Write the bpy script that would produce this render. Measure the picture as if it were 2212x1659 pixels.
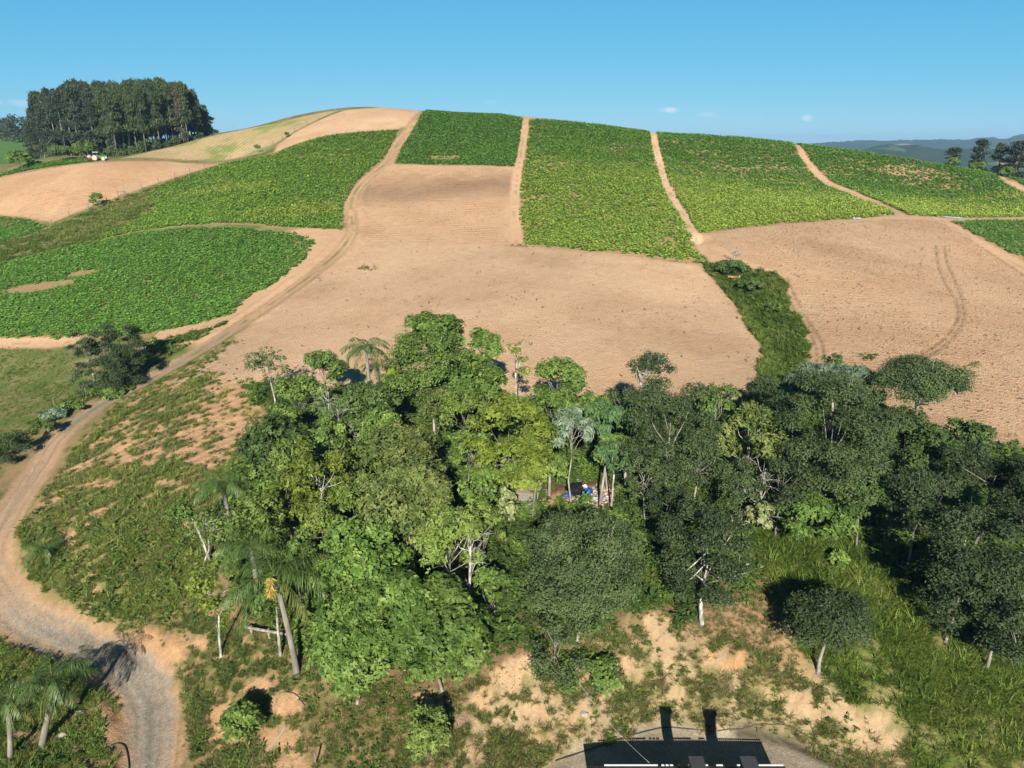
import bpy, math, random
import numpy as np

sc = bpy.context.scene
for o in list(bpy.data.objects):
    bpy.data.objects.remove(o)

# ------------------------------------------------------------------ camera, sky, sun, exposure
cam_data = bpy.data.cameras.new("camera")
cam = bpy.data.objects.new("camera", cam_data)
sc.collection.objects.link(cam)
cam.location = (0, 0, 40.0)
cam.rotation_euler = (math.radians(90 - 18.9), 0, 0)
cam_data.sensor_width = 36.0
cam_data.lens = 36.0 * 1534.0 / 2212.0
cam_data.clip_start = 0.5
cam_data.clip_end = 30000
sc.camera = cam

SUN_EL, SUN_OFF = math.radians(27.0), math.radians(1.5)     # behind the camera, a little to its left
world = bpy.data.worlds.new("World")
sc.world = world
world.use_nodes = True

def build_world():
    nt = world.node_tree
    N, L = nt.nodes, nt.links
    N.clear()
    out = N.new("ShaderNodeOutputWorld")
    bg = N.new("ShaderNodeBackground")
    bg.inputs["Strength"].default_value = 0.085
    sky = N.new("ShaderNodeTexSky")
    sky.sky_type = 'NISHITA'
    sky.sun_disc = False
    sky.sun_elevation = SUN_EL
    sky.sun_rotation = math.radians(180.0) + SUN_OFF
    sky.altitude = 400
    sky.air_density = 0.6
    sky.dust_density = 0.0
    sky.ozone_density = 3.0
    # a few small faint clouds low over the hill
    tc = N.new("ShaderNodeTexCoord")
    noise = N.new("ShaderNodeTexNoise")
    noise.inputs["Scale"].default_value = 55.0
    noise.inputs["Detail"].default_value = 5.0
    L.new(tc.outputs["Generated"], noise.inputs["Vector"])
    total = None
    cp, sp = math.cos(math.radians(18.9)), math.sin(math.radians(18.9))
    for (u, v, w, h, a) in ((1442, 238, 24, 6.5, 1.0), (1742, 257, 14, 7, .8), (1535, 248, 30, 6, .3), (1612, 256, 26, 5, .3),
                            (30, 222, 40, 6, .35), (1062, 221, 14, 5, .22)):
        xc, yc = (u - 1106) / 1534.0, (829.5 - v) / 1534.0
        d = np.array([xc, cp + sp * yc, -sp + cp * yc]); d /= np.linalg.norm(d)
        r = np.cross(d, [0, 0, 1.0]); r /= np.linalg.norm(r)
        up = np.cross(r, d)
        parts = []
        for ax, s in ((r, w / 1534.0), (up, h / 1534.0)):
            sub = N.new("ShaderNodeVectorMath"); sub.operation = 'SUBTRACT'
            L.new(tc.outputs["Generated"], sub.inputs[0]); sub.inputs[1].default_value = tuple(d)
            dot = N.new("ShaderNodeVectorMath"); dot.operation = 'DOT_PRODUCT'
            L.new(sub.outputs[0], dot.inputs[0]); dot.inputs[1].default_value = tuple(ax / s)
            sq = N.new("ShaderNodeMath"); sq.operation = 'POWER'
            ab = N.new("ShaderNodeMath"); ab.operation = 'ABSOLUTE'
            L.new(dot.outputs["Value"], ab.inputs[0]); L.new(ab.outputs[0], sq.inputs[0]); sq.inputs[1].default_value = 2.0
            parts.append(sq)
        ad = N.new("ShaderNodeMath"); ad.operation = 'ADD'
        L.new(parts[0].outputs[0], ad.inputs[0]); L.new(parts[1].outputs[0], ad.inputs[1])
        nz = N.new("ShaderNodeMath"); nz.operation = 'MULTIPLY_ADD'
        L.new(noise.outputs["Fac"], nz.inputs[0]); nz.inputs[1].default_value = 3.0
        L.new(ad.outputs[0], nz.inputs[2])
        mr = N.new("ShaderNodeMapRange"); mr.interpolation_type = 'SMOOTHSTEP'
        L.new(nz.outputs[0], mr.inputs["Value"])
        mr.inputs["From Min"].default_value = 2.6; mr.inputs["From Max"].default_value = 1.0
        mr.inputs["To Min"].default_value = 0.0; mr.inputs["To Max"].default_value = a
        if total is None:
            total = mr.outputs[0]
        else:
            m = N.new("ShaderNodeMath"); m.operation = 'MAXIMUM'
            L.new(total, m.inputs[0]); L.new(mr.outputs[0], m.inputs[1]); total = m.outputs[0]
    # the camera's rendering of the sky: deeper cyan above, paler below
    sep = N.new("ShaderNodeSeparateColor"); L.new(sky.outputs[0], sep.inputs[0])
    com = N.new("ShaderNodeCombineColor")
    # higher up the brightness falls off as the sky model has it
    fall = N.new("ShaderNodeMath"); fall.operation = 'DIVIDE'; fall.use_clamp = True
    L.new(sep.outputs[2], fall.inputs[0]); fall.inputs[1].default_value = 7.0
    for i, (gain, power) in enumerate(SKY_CURVE):
        p = N.new("ShaderNodeMath"); p.operation = 'POWER'; L.new(sep.outputs[i], p.inputs[0]); p.inputs[1].default_value = power
        g = N.new("ShaderNodeMath"); g.operation = 'MULTIPLY'; L.new(p.outputs[0], g.inputs[0]); g.inputs[1].default_value = gain
        f = N.new("ShaderNodeMath"); f.operation = 'MULTIPLY'; L.new(g.outputs[0], f.inputs[0]); L.new(fall.outputs[0], f.inputs[1])
        L.new(f.outputs[0], com.inputs[i])
    mix = N.new("ShaderNodeMix"); mix.data_type = 'RGBA'
    sc_ = N.new("ShaderNodeMath"); sc_.operation = 'MULTIPLY'; sc_.inputs[1].default_value = 0.6
    L.new(total, sc_.inputs[0]); L.new(sc_.outputs[0], mix.inputs["Factor"])
    L.new(com.outputs[0], mix.inputs["A"]); mix.inputs["B"].default_value = (6.6, 6.7, 7.0, 1)
    L.new(mix.outputs["Result"], bg.inputs["Color"])
    L.new(bg.outputs[0], out.inputs["Surface"])
SKY_CURVE = ((.41, .90), (1.90, .40), (3.70, .20))
build_world()

sun_data = bpy.data.lights.new("sun", 'SUN')
sun_data.energy = 5.0
sun_data.angle = math.radians(0.53)
sun_data.color = (1.0, 0.94, 0.84)
sun = bpy.data.objects.new("sun", sun_data)
sc.collection.objects.link(sun)
sun.rotation_euler = (math.radians(90) - SUN_EL, 0, -SUN_OFF)

sc.view_settings.view_transform = 'Standard'
sc.view_settings.look = 'None'
sc.view_settings.exposure = 0.78
sc.view_settings.gamma = 1.0
sc.view_settings.use_curve_mapping = False
sc.cycles.max_bounces = 6
sc.cycles.volume_bounces = 0

RNG = np.random.default_rng(20)

# ------------------------------------------------------------------ terrain
CAMZ = 40.0
PITCH = math.radians(18.9)
FV, CU, CV = 1534.0, 1106.0, 829.5          # photograph measured on a 2212 x 1659 sheet
CP_, SP_ = math.cos(PITCH), math.sin(PITCH)

def ray(u, v):
    """direction of the sight line through a measured point"""
    xc = (u - CU) / FV
    yc = (CV - v) / FV
    return np.array([xc, CP_ + SP_ * yc, -SP_ + CP_ * yc])

# survey points: (u, v, 'z' height | 'y' distance, value)
SURVEY = [
 # yard and the bank above it
 (1450,1645,'z',0),(1300,1650,'z',0),(1650,1650,'z',0),(1450,1575,'z',0.05),(1700,1600,'z',0.1),(1330,1585,'z',0.1),
 (1430,1330,'z',5.6),(1600,1390,'z',5.2),(1250,1420,'z',5.0),(1520,1240,'z',7.6),(1300,1240,'z',7.4),(1430,1450,'z',3.0),(1650,1480,'z',3.2),
 (1250,1080,'z',9.2),(1500,1080,'z',9.4),(1700,1080,'z',9.6),(1106,870,'z',10.6),(1290,850,'z',10.9),(1106,1100,'z',8.6),
 (1106,700,'z',14),(1300,700,'z',14),(1106,610,'z',16.6),(1106,530,'z',19.6),(1106,440,'z',25.6),(1106,360,'z',33.2),
 (1106,300,'y',244),(1106,250,'y',292),
 # bank left part and bottom edge
 (1100,1450,'z',3.6),(1180,1570,'z',0.7),(1040,1590,'z',1.3),(870,1610,'z',1.5),(700,1560,'z',1.9),(640,1450,'z',3.2),(560,1600,'z',0.9),
 (440,1640,'z',0.35),(320,1640,'z',0.0),(328,1573,'z',0.1),(322,1506,'z',0.2),(215,1425,'z',0.4),(130,1388,'z',0.6),(60,1335,'z',1.0),(10,1250,'z',1.7),
 (850,1350,'z',5.0),(700,1300,'z',5.0),(900,1150,'z',7.6),(500,1430,'z',2.6),(400,1400,'z',2.2),(330,1440,'z',1.2),
 (400,1330,'z',3.3),(200,1250,'z',3.4),(100,1250,'z',2.6),(200,1130,'z',5.0),(350,1150,'z',5.6),(500,1150,'z',6.6),(350,1000,'z',6.9),(500,950,'z',8.2),
 (700,1000,'z',8.4),(480,815,'z',9.9),(620,850,'z',9.8),(800,850,'z',10.4),
 # road going up
 (20,1135,'z',3.1),(90,1010,'z',4.1),(128,941,'z',4.9),(213,875,'z',6.0),(318,821,'z',7.3),(410,768,'z',8.9),(500,715,'z',10.8),(620,635,'z',13.6),
 (700,570,'z',16.6),(755,510,'z',20),(765,430,'z',26),(850,340,'y',222),(915,240,'y',296),
 # left of the road
 (60,1600,'z',0.6),(100,1480,'z',0.9),(0,1480,'z',0.9),(0,1640,'z',0.6),(-100,1300,'z',1.0),(-150,1050,'z',2.0),(0,1040,'z',3.3),(0,950,'z',3.4),(50,850,'z',3.8),(-200,800,'z',3.5),(0,740,'z',6.2),(150,735,'z',7.0),(300,735,'z',8.5),
 (0,650,'z',9.8),(0,560,'z',14.2),(300,600,'z',14.2),(300,520,'z',18.0),(500,560,'z',16.6),(550,640,'z',12.8),(650,500,'z',20.3),(-200,560,'z',12.5),(-200,700,'z',7),
 (130,480,'z',19.6),(0,530,'z',16.0),(270,430,'z',24.4),(400,372,'z',30.8),(490,352,'z',33.3),(100,420,'z',25.6),(210,347,'y',240),(0,480,'z',19.0),(0,400,'z',27.0),(-200,420,'z',24.0),(-200,500,'z',17.0),
 (400,450,'z',23.2),(600,400,'z',28.6),(800,300,'y',243),(690,295,'y',246),(500,342,'y',250),
 (470,288,'y',282),(600,263,'y',296),(750,234,'y',314),(330,325,'y',262),(240,343,'y',250),
 (100,338,'y',262),(0,372,'y',245),(-200,360,'y',250),
 # right
 (1500,505,'z',21.8),(1525,572,'z',18.2),(1400,420,'z',27.0),(1300,480,'z',22.6),(1400,287,'y',288),(1260,266,'y',292),(1550,294,'y',285),(1700,309,'y',280),(1600,400,'z',27.4),(1800,400,'z',26.8),
 (1950,341,'y',262),(2090,366,'y',250),(2212,390,'y',238),(1950,400,'z',26.2),(2100,420,'z',24.2),(2350,420,'y',225),(1960,465,'z',22.6),(2212,475,'z',21.0),(1700,482,'z',22.2),(1600,494,'z',21.8),
 (1850,600,'z',16.6),(2212,600,'z',14.8),(2212,760,'z',11.2),(2212,950,'z',8.8),(1700,780,'z',11.3),(1650,650,'z',14.2),(1500,700,'z',13.6),(1560,820,'z',11.3),(1900,750,'z',12),(2400,700,'z',11.5),(2400,950,'z',7.8),
 (1106,261,'y',310),(1260,278,'y',312),(1400,298,'y',305),(1550,308,'y',303),(1700,322,'y',298),(1830,342,'y',292),(1950,361,'y',282),(2090,386,'y',268),(2212,412,'y',256),(1000,251,'y',312),(1830,326,'y',272),
 (2000,1500,'z',3.8),(2212,1400,'z',4.8),(2212,1620,'z',1.9),(1960,1640,'z',1.0),(1900,1400,'z',5.4),(2100,1200,'z',7.8),(1700,1300,'z',6.9),(1690,1200,'z',8.3),(1850,1540,'z',2.6),(1760,1600,'z',0.8),(2400,1300,'z',5.0),(1950,1000,'z',9.6),
]
# points beyond what the sight lines reach: (x, y, z)
SURVEY_XYZ = [
 (0,335,48.0),(-60,350,49.5),(60,330,43.0),(0,420,28),(-120,420,26),(110,340,32),(180,330,18),(240,300,13),(0,480,12),(120,430,8),(-85,335,49.0),(-85,365,46.0),(-130,330,39.0),(-130,370,34),
 (-160,300,31.0),(-200,330,30),(-260,300,29),(-260,380,27),(-300,430,31),(-340,480,41),(-250,480,38),(-200,480,28),(-350,300,28),(-350,200,18),(-300,120,8),(-200,80,2),(-160,40,-1),(-140,280,33.0),(-170,262,32.5),(-200,250,31.0),(-100,300,42.3),(-118,310,39.5),
 (300,250,10),(300,150,8),(240,80,4),(160,50,3),(120,30,1),(0,20,0),(40,15,0),(-40,15,0),(-90,20,-1),(90,10,0),(0,0,0),(-120,0,-2),(130,0,-1),
]

def survey_points():
    P = []
    for u, v, k, val in SURVEY:
        d = ray(u, v)
        t = (val - CAMZ) / d[2] if k == 'z' else val / d[1]
        P.append((d[0] * t, d[1] * t, CAMZ + d[2] * t))
    P += SURVEY_XYZ
    return np.array(P, float)

_SP = survey_points()
_SC = 60.0
def _phi(r2):
    return np.power(r2 + 1e-9, 1.0) * 0.5 * np.log(r2 + 1e-9)
def _fit():
    X = _SP[:, :2] / _SC
    n = len(X)
    r2 = ((X[:, None] - X[None]) ** 2).sum(-1)
    A = np.zeros((n + 3, n + 3))
    A[:n, :n] = _phi(r2) + np.eye(n) * 0.0015
    A[:n, n] = 1
    A[:n, n + 1:] = X
    A[n, :n] = 1
    A[n + 1:, :n] = X.T
    b = np.concatenate([_SP[:, 2], [0, 0, 0]])
    return np.linalg.solve(A, b)
_W = _fit()

def base_height(x, y):
    x = np.asarray(x, float); y = np.asarray(y, float)
    sh = x.shape
    X = np.stack([x.ravel(), y.ravel()], 1) / _SC
    out = np.empty(len(X))
    S = _SP[:, :2] / _SC
    n = len(S)
    for i in range(0, len(X), 20000):
        c = X[i:i + 20000]
        r2 = (c[:, :1] - S[:, 0][None]) ** 2 + (c[:, 1:] - S[:, 1][None]) ** 2
        out[i:i + 20000] = _phi(r2) @ _W[:n] + _W[n] + c @ _W[n + 1:]
    return out.reshape(sh)

GX0, GX1, GY0, GY1 = -380, 380, 0, 500
_gx = np.arange(GX0, GX1 + 1.0); _gy = np.arange(GY0, GY1 + 1.0)
HG = base_height(*np.meshgrid(_gx, _gy))            # 1 m survey grid

def grid_height(x, y):
    fx = np.clip(np.asarray(x, float) - GX0, 0, GX1 - GX0 - 1.001)
    fy = np.clip(np.asarray(y, float) - GY0, 0, GY1 - GY0 - 1.001)
    i = fx.astype(int); j = fy.astype(int); a = fx - i; b = fy - j
    return (HG[j, i] * (1 - a) * (1 - b) + HG[j, i + 1] * a * (1 - b) + HG[j + 1, i] * (1 - a) * b + HG[j + 1, i + 1] * a * b)

_YS = np.arange(22.0, 470.0, 0.5)
def spot(u, v, above=0.0, beyond=0.0):
    """ground point (x, y) under the place where the sight line is `above` metres over the ground"""
    d = ray(u, v)
    t = _YS / d[1]
    gap = CAMZ + d[2] * t - grid_height(d[0] * t, _YS) - above
    k = np.nonzero(gap <= 0)[0]
    if len(k) == 0:                                   # just over the crest: nearest pass, carried a little beyond
        i = int(np.argmin(gap + (_YS < 120) * 1e3))
        yy = _YS[i] + beyond
    else:
        i = int(k[0])
        if i == 0:
            yy = _YS[0]
        else:
            g0, g1 = gap[i - 1], gap[i]
            yy = _YS[i - 1] + 0.5 * g0 / max(g0 - g1, 1e-6)
    return d[0] * yy / d[1], yy

# ------------------------------------------------------------------ numeric helpers
def _hash(ix, iy, seed):
    h = (ix.astype(np.int64) * 374761393 + iy.astype(np.int64) * 668265263 + seed * 982451653) & 0xffffffff
    h = ((h ^ (h >> 13)) * 1274126177) & 0xffffffff
    return ((h ^ (h >> 16)) & 0xffff) / 65535.0

def vnoise(x, y, seed=0):
    x = np.asarray(x, float); y = np.asarray(y, float)
    ix = np.floor(x); iy = np.floor(y)
    fx = x - ix; fy = y - iy
    fx = fx * fx * (3 - 2 * fx); fy = fy * fy * (3 - 2 * fy)
    a = _hash(ix, iy, seed); b = _hash(ix + 1, iy, seed); c = _hash(ix, iy + 1, seed); d = _hash(ix + 1, iy + 1, seed)
    return (a * (1 - fx) + b * fx) * (1 - fy) + (c * (1 - fx) + d * fx) * fy

def fbm(x, y, seed=0, octv=4):
    s = 0.0; a = 0.5; t = 0.0
    for k in range(octv):
        s = s + a * vnoise(x * 2 ** k + 17.3 * k, y * 2 ** k - 9.1 * k, seed + k)
        t += a; a *= 0.55
    return s / t

def sstep(a, b, x):
    t = np.clip((x - a) / (b - a), 0, 1)
    return t * t * (3 - 2 * t)

def line_dist(x, y, P):
    """distance to a polyline and the arc length of the nearest point"""
    best = np.full(np.shape(x), 1e9); arc = np.zeros(np.shape(x)); s0 = 0.0
    for (ax, ay), (bx, by) in zip(P[:-1], P[1:]):
        dx, dy = bx - ax, by - ay
        L2 = dx * dx + dy * dy + 1e-9
        t = np.clip(((x - ax) * dx + (y - ay) * dy) / L2, 0, 1)
        d = np.hypot(x - ax - t * dx, y - ay - t * dy)
        m = d < best
        best = np.where(m, d, best); arc = np.where(m, s0 + t * math.sqrt(L2), arc)
        s0 += math.sqrt(L2)
    return best, arc

def poly_sd(x, y, P):
    """signed distance to a polygon, positive inside"""
    x = np.asarray(x, float); y = np.asarray(y, float)
    P = np.asarray(P)
    out = np.full(x.shape, -50.0)
    lo = P.min(0) - 12; hi = P.max(0) + 12
    sel = (x > lo[0]) & (x < hi[0]) & (y > lo[1]) & (y < hi[1])
    if not sel.any():
        return out
    xs, ys = x[sel], y[sel]
    inside = np.zeros(xs.shape, bool); best = np.full(xs.shape, 1e9)
    n = len(P)
    for i in range(n):
        ax, ay = P[i]; bx, by = P[(i + 1) % n]
        dx, dy = bx - ax, by - ay
        t = np.clip(((xs - ax) * dx + (ys - ay) * dy) / (dx * dx + dy * dy + 1e-9), 0, 1)
        best = np.minimum(best, np.hypot(xs - ax - t * dx, ys - ay - t * dy))
        c = ((ay > ys) != (by > ys)) & (xs < dx * (ys - ay) / (dy if abs(dy) > 1e-9 else 1e-9) + ax)
        inside ^= c
    out[sel] = np.where(inside, best, -best)
    return out

def smooth_line(P, n=6):
    """Catmull-Rom through the points"""
    P = np.asarray(P, float)
    Q = np.vstack([2 * P[0] - P[1], P, 2 * P[-1] - P[-2]])
    res = []
    for i in range(1, len(Q) - 2):
        for t in np.linspace(0, 1, n, endpoint=False):
            p0, p1, p2, p3 = Q[i - 1], Q[i], Q[i + 1], Q[i + 2]
            res.append(0.5 * (2 * p1 + (p2 - p0) * t + (2 * p0 - 5 * p1 + 4 * p2 - p3) * t * t + (3 * p1 - p0 - 3 * p2 + p3) * t ** 3))
    res.append(P[-1])
    return np.array(res)

def spots(L, beyond=0.0):
    return np.array([spot(u, v, 0, beyond) for u, v in L])

# ------------------------------------------------------------------ where everything lies
ROAD = smooth_line(spots([(318, 1700), (318, 1655), (326, 1573), (318, 1500), (280, 1450), (205, 1415), (128, 1375), (48, 1333), (-6, 1265), (-28, 1200), (0, 1138), (82, 1012),
                          (128, 943), (213, 876), (318, 821), (410, 768), (500, 712), (620, 630), (700, 570), (742, 530), (762, 490), (757, 445), (775, 402), (835, 350), (856, 315), (884, 278), (914, 243)], 0))
ROAD = np.vstack([ROAD, [ROAD[-1] + np.array([5, 22]), ROAD[-1] + np.array([8, 60])]])
LANES = [spots(l, 10) for l in (
    [(1136, 259), (1131, 290), (1120, 360), (1110, 450), (1116, 527)],
    [(1406, 284), (1413, 310), (1425, 350), (1434, 385), (1450, 420), (1478, 465), (1492, 492), (1505, 512)],
    [(1708, 308), (1735, 340), (1762, 372), (1790, 396), (1840, 415), (1890, 436), (1950, 466)],
    [(2128, 370), (2170, 390), (2212, 410), (2260, 432)],
    [(2030, 474), (2110, 520), (2212, 580), (2300, 640)],
    [(-120, 746), (0, 741), (80, 741), (150, 738)])]
LANE_W = [2.6, 2.7, 2.3, 2.2, 3.0, 3.2]
GULLY = spots([(1512, 515), (1540, 570), (1600, 640), (1650, 700), (1690, 770), (1700, 830)])
YARD = spots([(1180, 1685), (1235, 1625), (1290, 1592), (1400, 1566), (1520, 1556), (1620, 1566), (1720, 1598), (1800, 1640), (1850, 1690)])
YARD = np.vstack([YARD, [[26, 27], [26, 16], [-12, 16], [-6, 27]]])
DITCH = spots([(1600, 1556), (1700, 1588), (1790, 1634), (1850, 1672)])

BARE = dict(
 middle=spots([(380, 828), (470, 765), (600, 665), (700, 593), (760, 548), (782, 522), (1120, 530), (1200, 542), (1350, 556), (1500, 574), (1528, 590), (1560, 630), (1600, 690), (1632, 745), (1648, 815), (1600, 858), (1400, 885), (1000, 900), (700, 862), (560, 838), (470, 818)]),
 square=spots([(782, 518), (772, 480), (770, 445), (790, 405), (845, 356), (1000, 360), (1108, 366), (1100, 450), (1106, 527), (950, 523)]),
 top=spots([(748, 238), (800, 234), (860, 234), (912, 240), (880, 272), (862, 279), (780, 284), (690, 296), (620, 318), (592, 330), (600, 312), (640, 285), (690, 260)], 14),
 right=spots([(1512, 512), (1600, 494), (1750, 481), (1930, 474), (2030, 478), (2110, 525), (2212, 590), (2300, 650), (2330, 960), (2212, 985), (2000, 945), (1850, 840), (1755, 815), (1748, 740), (1700, 640), (1688, 592), (1600, 560)]),
 far_left=spots([(-160, 410), (0, 384), (100, 364), (200, 351), (350, 348), (500, 348), (400, 377), (300, 409), (200, 444), (112, 480), (50, 468), (0, 464), (-160, 462)]))
STUBBLE = spots([(246, 343), (330, 326), (400, 309), (470, 291), (530, 278), (600, 266), (740, 237), (680, 262), (640, 283), (595, 311), (565, 330), (500, 344), (400, 346)], 14)
CROPS = dict(
 C1=spots([(862, 281), (780, 286), (690, 298), (612, 325), (592, 336), (490, 353), (400, 386), (335, 405), (320, 430), (333, 452), (288, 482), (190, 522), (300, 499), (400, 487), (500, 482), (620, 491), (738, 497), (741, 440), (770, 392), (828, 343)]),
 C2=spots([(-160, 600), (0, 571), (100, 546), (190, 527), (300, 504), (400, 494), (520, 493), (640, 505), (684, 520), (658, 565), (600, 608), (548, 640), (500, 680), (430, 705), (340, 724), (200, 731), (0, 731), (-160, 735)]),
 C0=spots([(-140, 466), (0, 466), (60, 474), (104, 489), (60, 508), (0, 525), (-140, 540)]),
 C3=spots([(930, 238), (1030, 245), (1129, 256), (1124, 300), (1111, 361), (980, 357), (852, 354), (872, 312), (898, 270)], 14),
 C4=spots([(1143, 258), (1270, 268), (1400, 282), (1408, 310), (1418, 350), (1428, 390), (1442, 422), (1470, 465), (1486, 494), (1498, 520), (1524, 571), (1450, 563), (1350, 550), (1200, 537), (1132, 526), (1120, 450), (1128, 370), (1140, 300)], 14),
 C5=spots([(1416, 283), (1560, 296), (1700, 308), (1728, 340), (1752, 372), (1782, 400), (1830, 418), (1880, 438), (1936, 464), (1830, 474), (1700, 482), (1600, 492), (1512, 505), (1486, 465), (1456, 415), (1442, 385), (1432, 345), (1424, 315)], 14),
 C6=spots([(1715, 309), (1800, 321), (1900, 335), (1990, 349), (2090, 366), (2124, 372), (2165, 392), (2212, 415), (2300, 450), (2300, 470), (2212, 469), (2050, 470), (1962, 465), (1900, 434), (1850, 414), (1798, 394), (1770, 368), (1745, 340)], 10),
 C7=spots([(2052, 479), (2120, 476), (2300, 474), (2300, 610), (2212, 562), (2130, 522)]),
 C8=spots([(2150, 377), (2212, 387), (2330, 420), (2330, 450), (2212, 403)], 6),
 C9=spots([(-160, 378), (0, 375), (100, 352), (195, 340), (225, 345), (200, 350), (100, 362), (0, 382), (-160, 400)]))
HILLSIDE = spots([(40, 1150), (110, 1040), (190, 950), (330, 848), (430, 806), (560, 826), (600, 900), (560, 1000), (500, 1060), (480, 1200), (440, 1330), (300, 1345), (150, 1320), (70, 1250)])
FOREST = spots([(520, 830), (700, 850), (1000, 880), (1260, 880), (1400, 880), (1620, 860), (1850, 840), (2020, 940), (2250, 1000), (2250, 1180), (2212, 1420), (2040, 1380), (1920, 1240), (1860, 1130), (1660, 1150), (1640, 1290), (1380, 1330), (1240, 1400), (1090, 1420), (830, 1450), (640, 1400), (520, 1330), (480, 1180), (520, 1020), (600, 900)])
TALLGRASS = spots([(1625, 1130), (1860, 1130), (1920, 1250), (2040, 1370), (2260, 1420), (2260, 1680), (1990, 1680), (1900, 1560), (1810, 1450), (1735, 1400), (1650, 1250)])
DRYGRASS = spots([(1410, 1260), (1640, 1260), (1720, 1380), (1740, 1440), (1600, 1410), (1400, 1330)])
BANK = spots([(900, 1660), (900, 1520), (1040, 1470), (1090, 1420), (1230, 1400), (1400, 1325), (1600, 1385), (1760, 1450), (1900, 1540), (2040, 1690), (1860, 1690), (1760, 1600), (1640, 1550), (1450, 1550), (1290, 1580), (1180, 1660)])
LITTER = spots([(840, 1440), (1080, 1420), (1150, 1380), (1100, 1480), (1000, 1520), (880, 1560), (700, 1600), (680, 1520)])
MEADOW = spots([(-120, 760), (60, 752), (150, 760), (160, 800), (135, 880), (70, 925), (0, 925), (-120, 930)])
WORKED = spots([(415, 812), (520, 715), (640, 632), (720, 570), (772, 500), (768, 440), (790, 400), (860, 335), (930, 240), (1400, 290), (1700, 312), (2090, 370), (2320, 420), (2350, 990), (2200, 1010), (2000, 950), (1800, 860), (1620, 870), (1000, 890), (700, 870), (500, 835)])
VERGE_G = spots([(150, 985), (200, 925), (255, 868), (330, 828), (420, 782), (480, 745), (560, 700), (600, 680), (520, 740), (440, 800), (340, 850), (235, 930), (160, 1010)])
STRIP = spots([(-100, 545), (60, 512), (115, 490), (205, 450), (300, 414), (400, 382), (500, 352), (590, 332), (560, 345), (490, 356), (400, 390), (330, 412), (325, 460), (280, 492), (190, 528), (90, 548), (0, 570), (-100, 590)])
GULLYGRASS = spots([(1515, 548), (1560, 560), (1610, 578), (1686, 596), (1704, 650), (1742, 720), (1748, 810), (1700, 850), (1640, 840), (1640, 740), (1604, 672), (1566, 622), (1530, 580)])
# bare scars: centre, half sizes on the sheet, tone (0 pale sand, 1 orange)
SCARS = [(1120, 1440, 52, 26, .25), (1105, 1470, 60, 22, .2), (1420, 1350, 40, 26, .15), (1445, 1420, 20, 60, .1), (1470, 1500, 16, 40, .1), (1360, 1450, 50, 26, .15), (1290, 1470, 45, 18, .2),
         (1545, 1440, 30, 20, .15), (1600, 1428, 40, 16, .9), (1545, 1420, 26, 20, .9), (1880, 1560, 75, 42, .12), (1900, 1590, 70, 40, .1), (1830, 1530, 40, 18, .1), (1900, 1500, 30, 20, .35), (1680, 1500, 60, 20, .25), (1750, 1540, 60, 16, .25),
         (500, 1560, 70, 60, .75), (620, 1520, 50, 36, .7), (600, 1600, 70, 40, .7), (640, 1660, 60, 40, .6), (380, 1400, 40, 46, .8), (330, 1380, 34, 36, .8), (430, 1390, 30, 22, .7), (560, 1480, 50, 18, .6),
         (920, 1510, 40, 18, .4), (1030, 1590, 22, 44, .25), (1170, 1550, 40, 26, .3), (1180, 1600, 36, 30, .3), (1050, 1500, 40, 22, .4), (1230, 1560, 30, 24, .3),
         (240, 1590, 26, 50, .5), (230, 1540, 26, 30, .6), (60, 1590, 60, 14, .4), (40, 1515, 40, 10, .4), (200, 1650, 60, 12, .4), (1270, 1072, 100, 36, .35), (1165, 1080, 45, 34, .5)]
SCAR_W = []
for (u, v, a, b, tone) in SCARS:
    c = np.array(spot(u, v)); kk = 1.08 if tone < .3 else .9; e1 = np.array(spot(u + a * kk, v)) - c; e2 = np.array(spot(u, v - b * kk)) - c
    SCAR_W.append((c, np.linalg.inv(np.stack([e1, e2], 1)), tone))
TRACKS = [smooth_line(spots(l)) for l in (
    [(2022, 530), (2026, 570), (2040, 610), (2064, 650), (2068, 690), (2040, 730), (1980, 770), (1900, 806)],
    [(2040, 530), (2046, 570), (2064, 610), (2078, 650), (2080, 690), (2052, 735), (1995, 774), (1915, 812)],
    [(1700, 600), (1722, 650), (1750, 700), (1775, 740), (1778, 780), (1770, 815)],
    [(1692, 618), (1712, 660), (1738, 705), (1760, 742), (1764, 780), (1756, 815)],
    [(2040, 484), (2100, 520), (2212, 594)])]
PATCH = spots([(650, 498), (748, 494), (752, 530), (600, 655), (440, 735), (340, 738), (480, 695), (600, 610)])
FOOTWAY = smooth_line(spots([(650, 510), (620, 560), (560, 640), (500, 692), (440, 716), (370, 728)]))

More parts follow.
